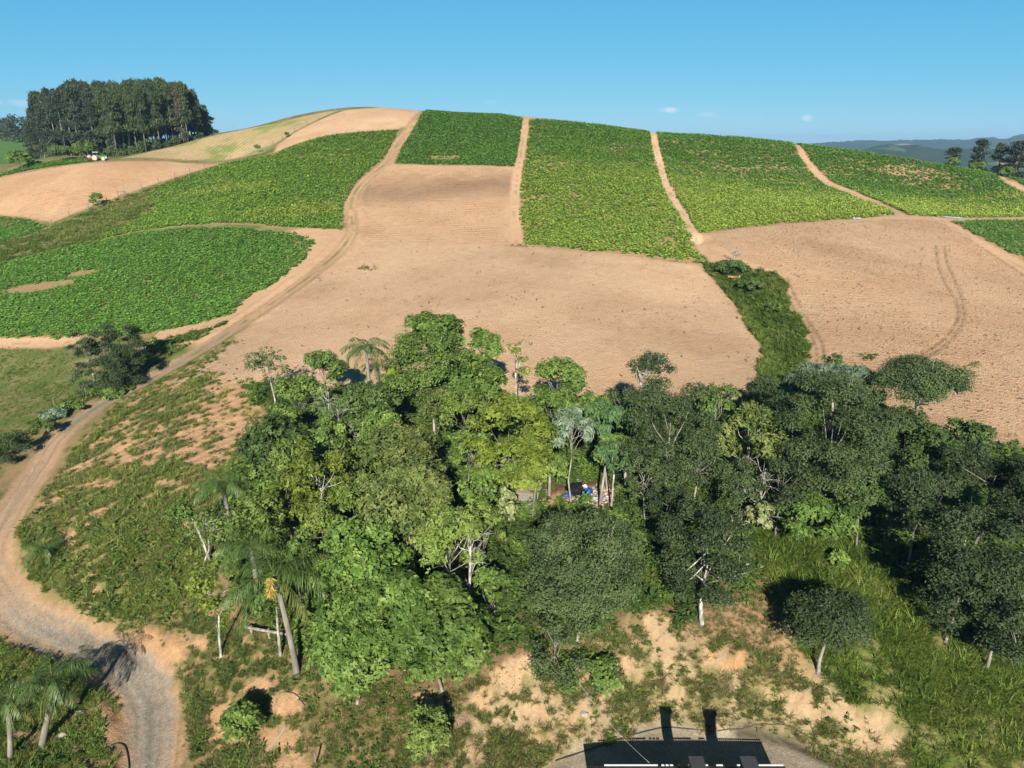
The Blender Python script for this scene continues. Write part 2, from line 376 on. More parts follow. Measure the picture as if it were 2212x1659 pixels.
def feature_height(x, y):
    """road bed, yard, gully and the rough of the banks, on top of the surveyed hill"""
    z = np.zeros(np.shape(x))
    d, arc = line_dist(x, y, ROAD)
    z = z - 0.16 * sstep(2.6, 1.2, d) + 0.25 * np.exp(-((d - 2.9) / 0.55) ** 2) * sstep(0.35, 0.6, vnoise(arc * 0.2, d * 0, 5))
    rut = np.exp(-((d - 0.8) / 0.22) ** 2)
    z = z - 0.05 * rut
    dg, _ = line_dist(x, y, GULLY)
    z = z - 1.1 * np.exp(-(dg / 2.2) ** 2)
    dd, _ = line_dist(x, y, DITCH)
    z = z - 0.55 * np.exp(-(dd / 0.55) ** 2)
    for T in TRACKS:
        dt, _ = line_dist(x, y, T)
        z = z - 0.10 * np.exp(-(dt / 0.28) ** 2)
    for T in LANES:
        dt, _ = line_dist(x, y, T)
        z = z - 0.10 * sstep(1.6, .9, dt)
    sb = sstep(-1.0, 1.0, poly_sd(x, y, BANK))
    ang = x * 1.1 + 0.25 * y
    z = z + sb * (1.2 * (fbm(x * .35, y * .35, 3) - .5) + 0.8 * (vnoise(ang, y * .16, 8) - .5) + .5 * (fbm(x * 1.3, y * 1.3, 33, 3) - .5))
    sh = sstep(-1.0, 2.0, poly_sd(x, y, HILLSIDE))
    z = z + sh * (0.45 * (fbm(x * .4, y * .4, 13) - .5) + .05 * np.sin((x * .55 - y * .83) * 2 * math.pi / 1.5))
    near = sstep(75, 50, y)
    z = z + near * 0.35 * (fbm(x * .5, y * .5, 23) - .5) * (1 - sstep(3.2, 1.6, d)) * (1 - sstep(-.5, .5, poly_sd(x, y, YARD)))
    return z

def height(x, y):
    x = np.asarray(x, float); y = np.asarray(y, float)
    z = base_height(x, y) + feature_height(x, y)
    w = sstep(-1.2, 0.6, poly_sd(x, y, YARD))
    return z * (1 - w) + w * (0.02 + 0.03 * (fbm(x * .6, y * .6, 41) - .5))

# ------------------------------------------------------------------ scene helpers
C = sc.collection
def tag(o, label=None, cat=None, group=None, kind=None):
    if label: o['label'] = label
    if cat: o['category'] = cat
    if group: o['group'] = group
    if kind: o['kind'] = kind
    return o

def mesh_np(name, V, F, mat, smooth=False, attrs=None):
    """F: (n,k) int array (all faces the same size) or list of arrays"""
    me = bpy.data.meshes.new(name)
    V = np.asarray(V, np.float32)
    Fs = F if isinstance(F, list) else [F]
    Fs = [np.asarray(f, np.int32) for f in Fs if len(f)]
    nl = sum(f.size for f in Fs); nf = sum(len(f) for f in Fs)
    me.vertices.add(len(V)); me.vertices.foreach_set('co', V.ravel())
    me.loops.add(nl); me.loops.foreach_set('vertex_index', np.concatenate([f.ravel() for f in Fs]))
    me.polygons.add(nf)
    tot = np.concatenate([np.full(len(f), f.shape[1], np.int32) for f in Fs])
    st = np.concatenate([[0], np.cumsum(tot)[:-1]]).astype(np.int32)
    me.polygons.foreach_set('loop_start', st)
    try:
        me.polygons.foreach_set('loop_total', tot)
    except Exception:
        pass
    me.update(calc_edges=True)
    me.polygons.foreach_set('use_smooth', np.full(nf, bool(smooth)))
    for nm, (typ, data) in (attrs or {}).items():
        a = me.attributes.new(nm, typ, 'POINT')
        a.data.foreach_set('color' if typ == 'FLOAT_COLOR' else 'value', np.asarray(data, np.float32).ravel())
    if mat is not None:
        me.materials.append(mat)
    return me

def link(name, me, parent=None):
    o = bpy.data.objects.new(name, me)
    C.objects.link(o)
    if parent is not None:
        o.parent = parent
    return o

def empty(name, loc, rz=0.0):
    o = bpy.data.objects.new(name, None)
    C.objects.link(o)
    o.empty_display_size = 0.3
    o.location = loc; o.rotation_euler = (0, 0, rz)
    return o

class MB:
    """collects boxes, tubes and prisms into one mesh"""
    def __init__(s):
        s.V = []; s.F = {}; s.n = 0
    def add(s, V, F):
        V = np.asarray(V, float)
        for f in F:
            s.F.setdefault(len(f), []).append([i + s.n for i in f])
        s.V.append(V); s.n += len(V)
    def box(s, c, size, rz=0.0, tilt=0.0):
        sx, sy, sz = [v / 2 for v in size]
        P = np.array([[x, y, z] for z in (-sz, sz) for y in (-sy, sy) for x in (-sx, sx)])
        ct, st = math.cos(tilt), math.sin(tilt)
        P = np.stack([P[:, 0], P[:, 1] * ct - P[:, 2] * st, P[:, 1] * st + P[:, 2] * ct], 1)
        cr, sr = math.cos(rz), math.sin(rz)
        P = np.stack([P[:, 0] * cr - P[:, 1] * sr, P[:, 0] * sr + P[:, 1] * cr, P[:, 2]], 1) + np.array(c)
        s.add(P, [(0, 2, 3, 1), (4, 5, 7, 6), (0, 1, 5, 4), (2, 6, 7, 3), (0, 4, 6, 2), (1, 3, 7, 5)])
    def tube(s, P, R, k=6, cap=True):
        P = np.asarray(P, float); n = len(P)
        R = np.broadcast_to(np.asarray(R, float), (n,))
        T = np.gradient(P, axis=0); T /= np.linalg.norm(T, axis=1)[:, None] + 1e-9
        ref = np.array([0, 0, 1.0]) if abs(T[:, 2]).mean() < 0.8 else np.array([1.0, 0, 0])
        A = np.cross(T, ref); A /= np.linalg.norm(A, axis=1)[:, None] + 1e-9
        B = np.cross(T, A)
        th = np.arange(k) * 2 * math.pi / k
        V = P[:, None] + R[:, None, None] * (A[:, None] * np.cos(th)[None, :, None] + B[:, None] * np.sin(th)[None, :, None])
        F = [(i * k + j, i * k + (j + 1) % k, (i + 1) * k + (j + 1) % k, (i + 1) * k + j) for i in range(n - 1) for j in range(k)]
        s.add(V.reshape(-1, 3), F)
        if cap:
            s.F.setdefault(k, []).append([s.n - k + j for j in range(k)])
            s.F.setdefault(k, []).append([s.n - n * k + j for j in range(k)][::-1])
    def cyl(s, c, axis, r, L, k=16):
        a = np.asarray(axis, float); a /= np.linalg.norm(a)
        s.tube([np.asarray(c) - a * L / 2, np.asarray(c) + a * L / 2], r, k)
    def mesh(s, name, mat, smooth=False):
        return mesh_np(name, np.vstack(s.V), [np.array(f) for f in s.F.values()], mat, smooth)
    def build(s, name, mat, parent=None, smooth=False):
        return link(name, s.mesh(name, mat, smooth), parent)

# ------------------------------------------------------------------ materials
def mat_new(name):
    m = bpy.data.materials.new(name); m.use_nodes = True
    nt = m.node_tree
    return m, nt.nodes, nt.links, nt.nodes["Principled BSDF"]

def plain(name, col, rough=.7, noise=.25, scale=4.0, metal=0.0, bump=0.0):
    m, N, L, b = mat_new(name)
    tc = N.new("ShaderNodeTexCoord"); nz = N.new("ShaderNodeTexNoise")
    nz.inputs["Scale"].default_value = scale; nz.inputs["Detail"].default_value = 6
    L.new(tc.outputs["Object"], nz.inputs["Vector"])
    mx = N.new("ShaderNodeMix"); mx.data_type = 'RGBA'
    mx.inputs["A"].default_value = tuple(c * (1 - noise) for c in col) + (1,)
    mx.inputs["B"].default_value = tuple(min(1, c * (1 + noise)) for c in col) + (1,)
    L.new(nz.outputs["Fac"], mx.inputs["Factor"]); L.new(mx.outputs["Result"], b.inputs["Base Color"])
    b.inputs["Roughness"].default_value = rough; b.inputs["Metallic"].default_value = metal
    if bump:
        bp = N.new("ShaderNodeBump"); bp.inputs["Strength"].default_value = bump; bp.inputs["Distance"].default_value = .05
        L.new(nz.outputs["Fac"], bp.inputs["Height"]); L.new(bp.outputs[0], b.inputs["Normal"])
    return m

def foliage(name, dark, mid, light, trans=.15, rough=.62, spec=.25, var=.18):
    """leaf material: a per-leaf tint picks the colour, each plant shifts a little"""
    m, N, L, b = mat_new(name)
    at = N.new("ShaderNodeAttribute"); at.attribute_name = 'tint'
    rp = N.new("ShaderNodeValToRGB")
    e = rp.color_ramp.elements
    e[0].position = 0.0; e[0].color = tuple(dark) + (1,)
    e[1].position = 1.0; e[1].color = tuple(light) + (1,)
    k = e.new(.5); k.color = tuple(mid) + (1,)
    tn = N.new("ShaderNodeAttribute"); tn.attribute_name = 'tone'; tn.attribute_type = 'INSTANCER'
    ad = N.new("ShaderNodeMath"); ad.operation = 'ADD'; ad.use_clamp = True
    L.new(at.outputs["Fac"], ad.inputs[0]); L.new(tn.outputs["Fac"], ad.inputs[1])
    L.new(ad.outputs[0], rp.inputs["Fac"])
    oi = N.new("ShaderNodeObjectInfo")
    mr = N.new("ShaderNodeMapRange"); mr.inputs["To Min"].default_value = 1 - var; mr.inputs["To Max"].default_value = 1 + var
    L.new(oi.outputs["Random"], mr.inputs["Value"])
    hs = N.new("ShaderNodeHueSaturation"); L.new(mr.outputs[0], hs.inputs["Value"]); L.new(rp.outputs[0], hs.inputs["Color"])
    L.new(hs.outputs[0], b.inputs["Base Color"])
    b.inputs["Roughness"].default_value = rough
    b.inputs["Specular IOR Level"].default_value = spec
    tr = N.new("ShaderNodeBsdfTranslucent"); L.new(hs.outputs[0], tr.inputs["Color"])
    mx = N.new("ShaderNodeMixShader"); mx.inputs[0].default_value = trans
    L.new(b.outputs[0], mx.inputs[1]); L.new(tr.outputs[0], mx.inputs[2])
    L.new(mx.outputs[0], N["Material Output"].inputs["Surface"])
    return m

def bark(name, col, spot_col, scale=3.0):
    m, N, L, b = mat_new(name)
    tc = N.new("ShaderNodeTexCoord"); mp = N.new("ShaderNodeMapping"); mp.inputs["Scale"].default_value = (1, 1, .35)
    L.new(tc.outputs["Object"], mp.inputs[0])
    nz = N.new("ShaderNodeTexNoise"); nz.inputs["Scale"].default_value = scale; nz.inputs["Detail"].default_value = 7
    L.new(mp.outputs[0], nz.inputs["Vector"])
    rp = N.new("ShaderNodeValToRGB"); rp.color_ramp.elements[0].position = .42; rp.color_ramp.elements[1].position = .62
    rp.color_ramp.elements[0].color = tuple(spot_col) + (1,); rp.color_ramp.elements[1].color = tuple(col) + (1,)
    L.new(nz.outputs["Fac"], rp.inputs[0]); L.new(rp.outputs[0], b.inputs["Base Color"])
    b.inputs["Roughness"].default_value = .85
    bp = N.new("ShaderNodeBump"); bp.inputs["Strength"].default_value = .5; bp.inputs["Distance"].default_value = .03
    L.new(nz.outputs["Fac"], bp.inputs["Height"]); L.new(bp.outputs[0], b.inputs["Normal"])
    return m

def ground_material():
    m, N, L, b = mat_new("ground_cover")
    tc = N.new("ShaderNodeTexCoord")
    cv = N.new("ShaderNodeAttribute"); cv.attribute_name = 'cover'
    rl = N.new("ShaderNodeAttribute"); rl.attribute_name = 'relief'     # clods, furrows, gravel
    rw = N.new("ShaderNodeAttribute"); rw.attribute_name = 'row'
    sp = N.new("ShaderNodeSeparateColor"); L.new(rl.outputs["Color"], sp.inputs[0])
    def noise(scale, det, rough=.55):
        n = N.new("ShaderNodeTexNoise"); n.inputs["Scale"].default_value = scale; n.inputs["Detail"].default_value = det
        n.inputs["Roughness"].default_value = rough
        L.new(tc.outputs["Object"], n.inputs["Vector"]); return n
    def math_(op, a, b_, c=None):
        k = N.new("ShaderNodeMath"); k.operation = op
        for i, v in enumerate((a, b_, c)):
            if v is None: continue
            if isinstance(v, (int, float)): k.inputs[i].default_value = v
            else: L.new(v, k.inputs[i])
        return k.outputs[0]
    big = noise(.06, 4); mid = noise(.7, 5); fine = noise(3.2, 6, .65); grit = noise(11, 3, .7)
    # brightness of the soil or turf itself varies at several sizes
    s = math_('MULTIPLY_ADD', big.outputs["Fac"], .35, .825)
    s2 = math_('MULTIPLY_ADD', mid.outputs["Fac"], .36, .82)
    s3 = math_('MULTIPLY_ADD', fine.outputs["Fac"], .5, .75)
    v = math_('MULTIPLY', math_('MULTIPLY', s, s2), s3)
    # pebbles in the gravelled places
    vor = N.new("ShaderNodeTexVoronoi"); vor.inputs["Scale"].default_value = 7.0
    L.new(tc.outputs["Object"], vor.inputs["Vector"])
    peb = math_('MULTIPLY_ADD', vor.outputs["Color"], .55, .72)
    gv = N.new("ShaderNodeMix"); gv.data_type = 'FLOAT'; gv.inputs["A"].default_value = 1.0
    L.new(sp.outputs[2], gv.inputs["Factor"]); L.new(peb, gv.inputs["B"])
    v = math_('MULTIPLY', v, gv.outputs["Result"])
    # dark crumbs and dry stalks left on the worked soil
    vc = N.new("ShaderNodeTexVoronoi"); vc.inputs["Scale"].default_value = 1.1; vc.inputs["Randomness"].default_value = 1.0
    mpv = N.new("ShaderNodeMapping"); mpv.inputs["Scale"].default_value = (1, .8, .8); L.new(tc.outputs["Object"], mpv.inputs[0]); L.new(mpv.outputs[0], vc.inputs["Vector"])
    cr = N.new("ShaderNodeMapRange"); cr.inputs["From Min"].default_value = .05; cr.inputs["From Max"].default_value = .16
    cr.inputs["To Min"].default_value = .62; cr.inputs["To Max"].default_value = 1.0
    L.new(vc.outputs["Distance"], cr.inputs["Value"])
    cm = N.new("ShaderNodeMix"); cm.data_type = 'FLOAT'; cm.inputs["A"].default_value = 1.0
    L.new(sp.outputs[0], cm.inputs["Factor"]); L.new(cr.outputs[0], cm.inputs["B"])
    v = math_('MULTIPLY', v, cm.outputs["Result"])
    vm = N.new("ShaderNodeVectorMath"); vm.operation = 'SCALE'
    L.new(cv.outputs["Color"], vm.inputs[0]); L.new(v, vm.inputs["Scale"])
    L.new(vm.outputs[0], b.inputs["Base Color"])
    b.inputs["Roughness"].default_value = .95; b.inputs["Specular IOR Level"].default_value = .1
    # relief: clods, furrows, grit
    wob = math_('MULTIPLY_ADD', mid.outputs["Fac"], .9, rw.outputs["Fac"])
    fur = math_('SINE', math_('MULTIPLY', wob, 2 * math.pi), 0)
    hgt = math_('MULTIPLY', math_('MULTIPLY', fur, sp.outputs[1]), .10)
    hgt = math_('ADD', hgt, math_('MULTIPLY', math_('MULTIPLY', fine.outputs["Fac"], sp.outputs[0]), .42))
    hgt = math_('ADD', hgt, math_('MULTIPLY', grit.outputs["Fac"], .07))
    hgt = math_('ADD', hgt, math_('MULTIPLY', mid.outputs["Fac"], .12))
    bp = N.new("ShaderNodeBump"); bp.inputs["Strength"].default_value = .9; bp.inputs["Distance"].default_value = 1.0
    L.new(hgt, bp.inputs["Height"]); L.new(bp.outputs[0], b.inputs["Normal"])
    return m

M_GROUND = ground_material()

# ------------------------------------------------------------------ the ground, one sheet split where the use of the land changes
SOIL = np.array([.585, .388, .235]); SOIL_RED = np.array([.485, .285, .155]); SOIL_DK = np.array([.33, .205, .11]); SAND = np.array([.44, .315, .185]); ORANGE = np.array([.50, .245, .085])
TURF = np.array([.10, .138, .03]); DRY = np.array([.235, .185, .085]); GRAVEL = np.array([.235, .21, .165]); LEAFY = np.array([.16, .095, .05]); FLOOR_DK = np.array([.075, .06, .033])

def ground_attrs(x, y):
    """land cover of points: colour, relief strengths, furrow coordinate, region number"""
    n = len(x)
    w1 = (fbm(x * .25, y * .25, 51) - .5) * 3.0; w2 = (fbm(x * .9, y * .9, 61) - .5) * 1.6
    xw, yw = x + w1 * .5 + w2 * .6, y + w2 * .8 - w1 * .4
    n1 = fbm(x * .12, y * .12, 71); n2 = fbm(x * .5, y * .5, 81); n3 = fbm(x * 1.7, y * 1.7, 91, 3)
    col = np.empty((n, 3)); rel = np.zeros((n, 3)); row = np.zeros(n); reg = np.zeros(n, int)
    t = sstep(.38, .62, .5 * n1 + .5 * n2)[:, None]
    col[:] = np.where((y < 95)[:, None], (TURF * .62 + SOIL_DK * .22) * (1 - t) + (DRY * .7 + SOIL_DK * .3) * t, TURF * (1 - t) + DRY * t)
    t = sstep(.44, .62, .6 * n3 + .4 * n2)[:, None] * sstep(90, 60, y)[:, None]
    col = col * (1 - t) + SOIL_DK * t
    def over(w, c, clod=None, fur=None, gra=None):
        nonlocal col, rel
        w = np.clip(w, 0, 1)
        col = col * (1 - w[:, None]) + np.asarray(c) * w[:, None]
        for k, s in enumerate((clod, fur, gra)):
            if s is not None:
                rel[:, k] = rel[:, k] * (1 - w) + s * w
    # all the land that is worked, before the single fields
    over(sstep(-1, 1, poly_sd(xw, yw, WORKED)), SOIL * .55 + SOIL_RED * .42, .5, 0, 0)
    # slopes with a mixed cover
    sd = poly_sd(xw, yw, HILLSIDE)
    stripe = .5 + .5 * np.sin((x * .55 - y * .83) * 2 * math.pi / 1.5 + 3 * n1)
    cover = sstep(.40, .56, .5 * n2 + .3 * n1 + .2 * n3 + .07 * (stripe - .5) + .10 * sstep(78, 58, y) - .12 * np.exp(-(((x + 29) / 9) ** 2 + ((y - 77) / 7) ** 2)))
    hc = (SOIL_RED * .9 + SOIL * .1) * (1 - cover[:, None]) + (TURF * .6 + DRY * .35 + SOIL_DK * .1) * cover[:, None]
    over(sstep(-1, 1, sd), hc, .5, 0, 0)
    bank = sstep(-1, 1, poly_sd(xw, yw, BANK))
    cv = sstep(.41, .54, .5 * n2 + .5 * n3)[:, None]
    over(bank, SAND * .85 * (1 - cv) + (DRY * .55 + TURF * .4 + SOIL_DK * .15) * cv, .5, 0, .1)
    cv = sstep(.40, .6, .5 * n2 + .5 * n3)[:, None]
    over(sstep(-1, 1, poly_sd(xw, yw, TALLGRASS)), (TURF * .9) * (1 - cv) + (DRY * .8 + TURF * .3) * cv, .2, 0, 0)
    over(sstep(-1, 1, poly_sd(xw, yw, DRYGRASS)) * .9, np.array([.27, .165, .09]) * (.8 + .4 * n3[:, None]), .2, 0, 0)
    over(sstep(-1.5, 1.5, poly_sd(xw, yw, FOREST)), LEAFY * .5 + FLOOR_DK * .4, .3, 0, 0)  # dark leaf litter of the forest floor
    over(sstep(-1, 1, poly_sd(xw, yw, LITTER)) * sstep(.35, .6, n3), LEAFY * 1.15, .4, 0, .3)
    sm = sstep(-1, 1, poly_sd(xw, yw, MEADOW))
    mt_ = sstep(.38, .62, .6 * n2 + .4 * n3)[:, None]
    over(sm, (TURF * .85 + DRY * .12) * (1 - mt_) + (TURF * .45 + DRY * .62) * mt_, .2, 0, 0)
    reg[sm > .5] = 1
    cv = sstep(.5, .62, n2)[:, None]
    st = sstep(-1, 1, poly_sd(xw, yw, STRIP))
    over(st, TURF * 1.0 * (1 - cv) + DRY * .9 * cv, .1, 0, 0)
    over(sstep(-.6, .6, poly_sd(x + 3.2 * (fbm(x * .45, y * .45, 141) - .5), y + 3.2 * (fbm(x * .45, y * .45, 151) - .5), GULLYGRASS)), TURF * (.8 + .5 * n2[:, None]), .2, 0, 0)
    over(sstep(330, 350, y) * sstep(-215, -232, x), np.array([.075, .15, .03]), .1, .3, 0)
    vg = sstep(-.6, .6, poly_sd(xw, yw, VERGE_G)); k_ = sstep(.4, .58, .5 * n2 + .5 * n3)[:, None]
    over(vg, (SOIL_RED * .8 + SOIL * .1) * (1 - k_) + (TURF * .6 + DRY * .3) * k_, .4, 0, 0)
    # bare scars on the slopes
    for c, Mi, tone in SCAR_W:
        q = np.stack([xw - c[0], yw - c[1]], 1) @ Mi.T
        d = np.hypot(q[:, 0], q[:, 1])
        a = np.arctan2(q[:, 1], q[:, 0])
        w = sstep(1.0, .66, d + .9 * (n3 - .45) + .5 * (n2 - .5))
        over(w * .95, (SAND * (1 - tone) + (ORANGE * .35 + SOIL_RED * .65) * tone) * (.9 + .25 * (n3[:, None] - .4)), .35, 0, .05)
    # worked fields
    def rows(a, b):
        p, q = np.array(spot(*a)), np.array(spot(*b)); d = (q - p) / np.linalg.norm(q - p)
        return -(x * d[1]) + y * d[0]
    # soil and paths under and between the crops
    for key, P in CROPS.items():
        over(sstep(-1.2, .5, poly_sd(x + w2 * .4, y + w2 * .4, P)), SOIL_DK * .85 + TURF * .25 if key in ('C1', 'C2', 'C0', 'C3') else SOIL_DK * .9 + TURF * .15 + SOIL_RED * .1, .5, .4, 0)  # weedy soil coloured darker, standing in for shade under the leaves
    over(sstep(-1.2, .6, poly_sd(x + w2, y + w2 * .6, PATCH)), SOIL * .55 + SOIL_RED * .4, .3, 0, 0)
    d, _ = line_dist(x, y, FOOTWAY)
    over(sstep(7, 4, d) * (y > 98) * (x > -60), SOIL * .55 + SOIL_RED * .4, .25, 0, 0)
    for key, a, b, dens, tone, rg in (('middle', (700, 700), (1500, 715), .9, .12, 3), ('square', (780, 480), (1100, 486), .35, .55, 4), ('top', (650, 310), (860, 262), .3, .3, 5),
                                      ('right', (1600, 560), (2200, 640), 1.0, .45, 6), ('far_left', (50, 420), (300, 380), .4, .75, 7)):
        sd = poly_sd(x + w2 * .35, y + w2 * .35, BARE[key])
        w = sstep(-.7, .7, sd)
        r = rows(a, b)
        k = np.clip(tone + 1.1 * (n1 - .5), 0, 1)[:, None]
        c = SOIL * (1 - k) + SOIL_RED * k
        if key == 'square':
            m = np.exp(-((y - (192 + .10 * x + 7 * (n1 - .5))) / 8.0) ** 2)[:, None]      # a band of darker damp soil
            c = c * (1 - .36 * m) * .95
        pt = sstep(.5, .72, .7 * fbm(x * .045, y * .07, 121) + .3 * n2)[:, None]
        c = c * (1 - .13 * pt)
        over(w, c, .35 + .65 * dens, {'middle': .03, 'square': .42, 'top': .25, 'right': .16, 'far_left': .5}[key] * sstep(.25, .6, n1), 0)
        row = np.where(sd > -.7, r / {'middle': 1.3, 'square': 1.2, 'top': 1.2, 'right': 1.2, 'far_left': 1.6}[key], row)
        reg[sd > 0] = rg
    sd = poly_sd(x + w2 * .3, y, STUBBLE)
    p, q = np.array(spot(520, 335)), np.array(spot(590, 285)); dv = (q - p) / np.linalg.norm(q - p)
    r = (-(x * dv[1]) + y * dv[0]) / 1.7
    sline = .5 + .5 * np.sin(2 * math.pi * r + 2.5 * (n1 - .5))
    g = np.clip(.15 + .6 * sstep(.35, .7, sline * .45 + .55 * n1 + .35 * (n2 - .5)) + .5 * sstep(.5, .7, n1) * (n2 > .3), 0, 1)[:, None]
    over(sstep(-1, 1, sd), (SOIL * .75 + SOIL_RED * .15) * (1 - g) + (TURF * 1.2 + DRY * .35) * g, .3, .3, 0)
    row = np.where(sd > 0, r, row); reg[sd > 0] = 8
    # tracks
    for i, (P, wd) in enumerate(zip(LANES, LANE_W)):
        dl, arc = line_dist(x + w2 * .22, y + w2 * .22, P)
        over(sstep(wd * .5 + .35, wd * .5 - .25, dl), SOIL * .55 + SOIL_RED * .42 if i != 1 else SOIL * .9 + SAND * .15, .2, 0, 0)
        mid = np.exp(-(dl / .28) ** 2) * sstep(.45, .6, vnoise(arc * .5, dl * 0 + i, 7))
        over(mid * .5, TURF * 1.2, .2, 0, 0)
        reg[dl < wd * .5] = 10 + i
    for T in TRACKS:
        dt, _ = line_dist(x, y, T)
        over(.75 * np.exp(-(dt / .27) ** 2) * (.35 + .65 * sstep(.33, .53, n3 + .25 * (n2 - .5))), SOIL_DK * .6, 1, 0, 0)
    # the yard
    sd = poly_sd(x + w2 * .4, y + w2 * .4, YARD)
    over(sstep(-1, .6, sd), (GRAVEL * .9 + SAND * .25) * (.85 + .35 * n2[:, None]), .1, 0, .7)
    reg[sd > 0] = 2
    dd, _ = line_dist(x, y, DITCH)
    over(np.exp(-(dd / .4) ** 2), np.array([.06, .055, .035]), .1, 0, .2)
    # the dirt road with grey gravel down its wheelways
    d, arc = line_dist(x + w2 * .22, y + w2 * .22, ROAD)
    hw = np.interp(arc, [0, 25, 60, 110, 400], [2.0, 1.95, 1.95, 1.6, 1.6])
    dsx = d * np.sign((x - np.interp(y, [30, 60, 300], [-22, -40, -30])) + 1e-6)
    dw = d + .5 * (vnoise(arc * .09, d * 0, 103) - .5)
    streak = .6 * vnoise(dw * 3.0, arc * .05, 101) + .4 * vnoise(dw * 7.0, arc * .08, 102)
    over(sstep(hw + .4, hw - .35, d + 1.1 * (n3 - .5)), (SOIL * .34 + SOIL_RED * .2 + SOIL_DK * .4) * (.62 + .7 * streak)[:, None], .25, 0, .25)
    lower = np.interp(y, [30, 50, 55, 72, 82, 87, 96, 108, 118], [1, 1, .42, .35, .3, .75, .65, .5, 0])
    wl = sstep(1.9, 1.0, d + 1.2 * (n2 - .5)) * lower * sstep(.34, .56, .4 * n2 + .2 * n3 + .4 * streak + .12 * lower)
    over(wl * .92, GRAVEL * (.62 + .7 * streak)[:, None], .1, 0, .9)
    tr = np.exp(-((d - .8) / .17) ** 2) * .4 * sstep(.4, .6, vnoise(arc * .12, d * 0, 23))
    over(tr * (.5 + .7 * n3), SOIL * .9, .1, 0, .1)
    mid = np.exp(-((d - .05) / .3) ** 2) * sstep(.5, .62, vnoise(arc * .35, d * 0, 17)) * (arc > 60)
    over(mid * .6, TURF * 1.1, .2, 0, 0)
    reg[d < hw] = 9
    return col, rel, row, reg

def build_ground():
    th = np.concatenate([np.linspace(-75, -42, 24, endpoint=False), np.linspace(-42, 42, 620, endpoint=False), np.linspace(42, 75, 25)])
    rs = [14.0]
    while rs[-1] < 640:
        r = rs[-1]
        rs.append(r + (0.18 + .0030 * r if r > 30 else .6) * (1.0 if r < 330 else 2.2))
    rs = np.array(rs)
    T, R = np.meshgrid(np.radians(th), rs)
    x = (R * np.sin(T)).ravel(); y = (R * np.cos(T)).ravel()
    z = height(x, y)
    rr = np.hypot(x, y)
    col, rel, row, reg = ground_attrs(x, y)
    nt, nr = len(th), len(rs)
    i, j = np.meshgrid(np.arange(nr - 1), np.arange(nt - 1), indexing='ij')
    a = (i * nt + j).ravel()
    F = np.stack([a, a + 1, a + nt + 1, a + nt], 1)
    fr = reg[a]
    V = np.stack([x, y, z], 1)
    names = {0: ("ground", None), 1: ("meadow", None), 2: ("gravel_yard", None), 3: ("ploughed_field", 'large pale ploughed field behind the wood, in front of the square field'), 4: ("ploughed_field", 'square bare field between the dirt road and a straight track'),
             5: ("ploughed_field", 'bare field on the very crest of the hill'), 6: ("ploughed_field", 'bare field with curved wheel tracks on the right'), 7: ("ploughed_field", 'reddish bare field in front of the tractor'),
             8: ("stubble_field", 'striped half green stubble field on the shoulder of the hill'), 9: ("dirt_road", 'winding dirt road with gravelled bends')}
    tl = ['narrow bare track straight up to the crest beside the square field', 'bent bare track up the hill that ends at the grassy gully', 'slanting bare track between the two right hand crops', 'short bare track at the far right edge',
          'track along the corner of the small crop on the right', 'bare headland below the lower left crop']
    for k in range(16):
        sel = fr == k
        if not sel.any():
            continue
        f = F[sel]
        u, inv = np.unique(f, return_inverse=True)
        nm, lab = names.get(k, ("farm_track", tl[k - 10] if k >= 10 else None))
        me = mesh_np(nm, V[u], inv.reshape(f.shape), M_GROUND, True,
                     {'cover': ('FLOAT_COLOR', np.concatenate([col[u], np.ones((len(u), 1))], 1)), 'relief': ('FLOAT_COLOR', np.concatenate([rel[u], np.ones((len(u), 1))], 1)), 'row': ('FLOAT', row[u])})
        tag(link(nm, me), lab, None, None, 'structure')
    return rs

build_ground()

def build_far():
    # land all round, a little under the surveyed sheet where that one lies, and on to the horizon
    th = np.radians(np.arange(0, 360, 2.0))
    rs = np.concatenate([np.arange(2, 80, 6), np.geomspace(80, 9000, 60)])
    T, R = np.meshgrid(th, rs)
    x = (R * np.sin(T)).ravel(); y = (R * np.cos(T)).ravel()
    r = np.hypot(x, y)
    z = np.where(r < 900, base_height(np.clip(x, -640, 640), np.clip(y, -200, 640)), 0)
    z = np.where(y < 0, -1 - 0.02 * r, z)
    ang = np.abs(np.degrees(np.arctan2(x, y)))
    under = (ang < 74) & (r > 12) & (r < 660)
    w = sstep(640, 900, r)
    far = -28 + 18 * (fbm(x * .0012, y * .0012, 3) - .5)
    z = np.clip(z, -30, 60) * (1 - w) + far * w
    z = np.where(under, z - 3.5, z)
    nt, nr = len(th), len(rs)
    i, j = np.meshgrid(np.arange(nr - 1), np.arange(nt), indexing='ij')
    a = (i * nt + j).ravel(); b = (i * nt + (j + 1) % nt).ravel()
    F = np.stack([a, b, b + nt, a + nt], 1)
    n1 = fbm(x * .004, y * .004, 5)[:, None]
    col = TURF * .8 * n1 * 2 + np.array([.02, .04, .015]) * (1 - n1)
    col = np.where(n1 > .6, DRY * .9, col)
    link_ = link("valley", mesh_np("valley", np.stack([x, y, z], 1), F, M_GROUND, True,
                 {'cover': ('FLOAT_COLOR', np.concatenate([col, np.ones((len(col), 1))], 1)), 'relief': ('FLOAT_COLOR', np.tile([0, 0, 0, 1.], (len(col), 1))), 'row': ('FLOAT', np.zeros(len(col)))}))
    tag(link_, None, None, None, 'structure')

build_far()

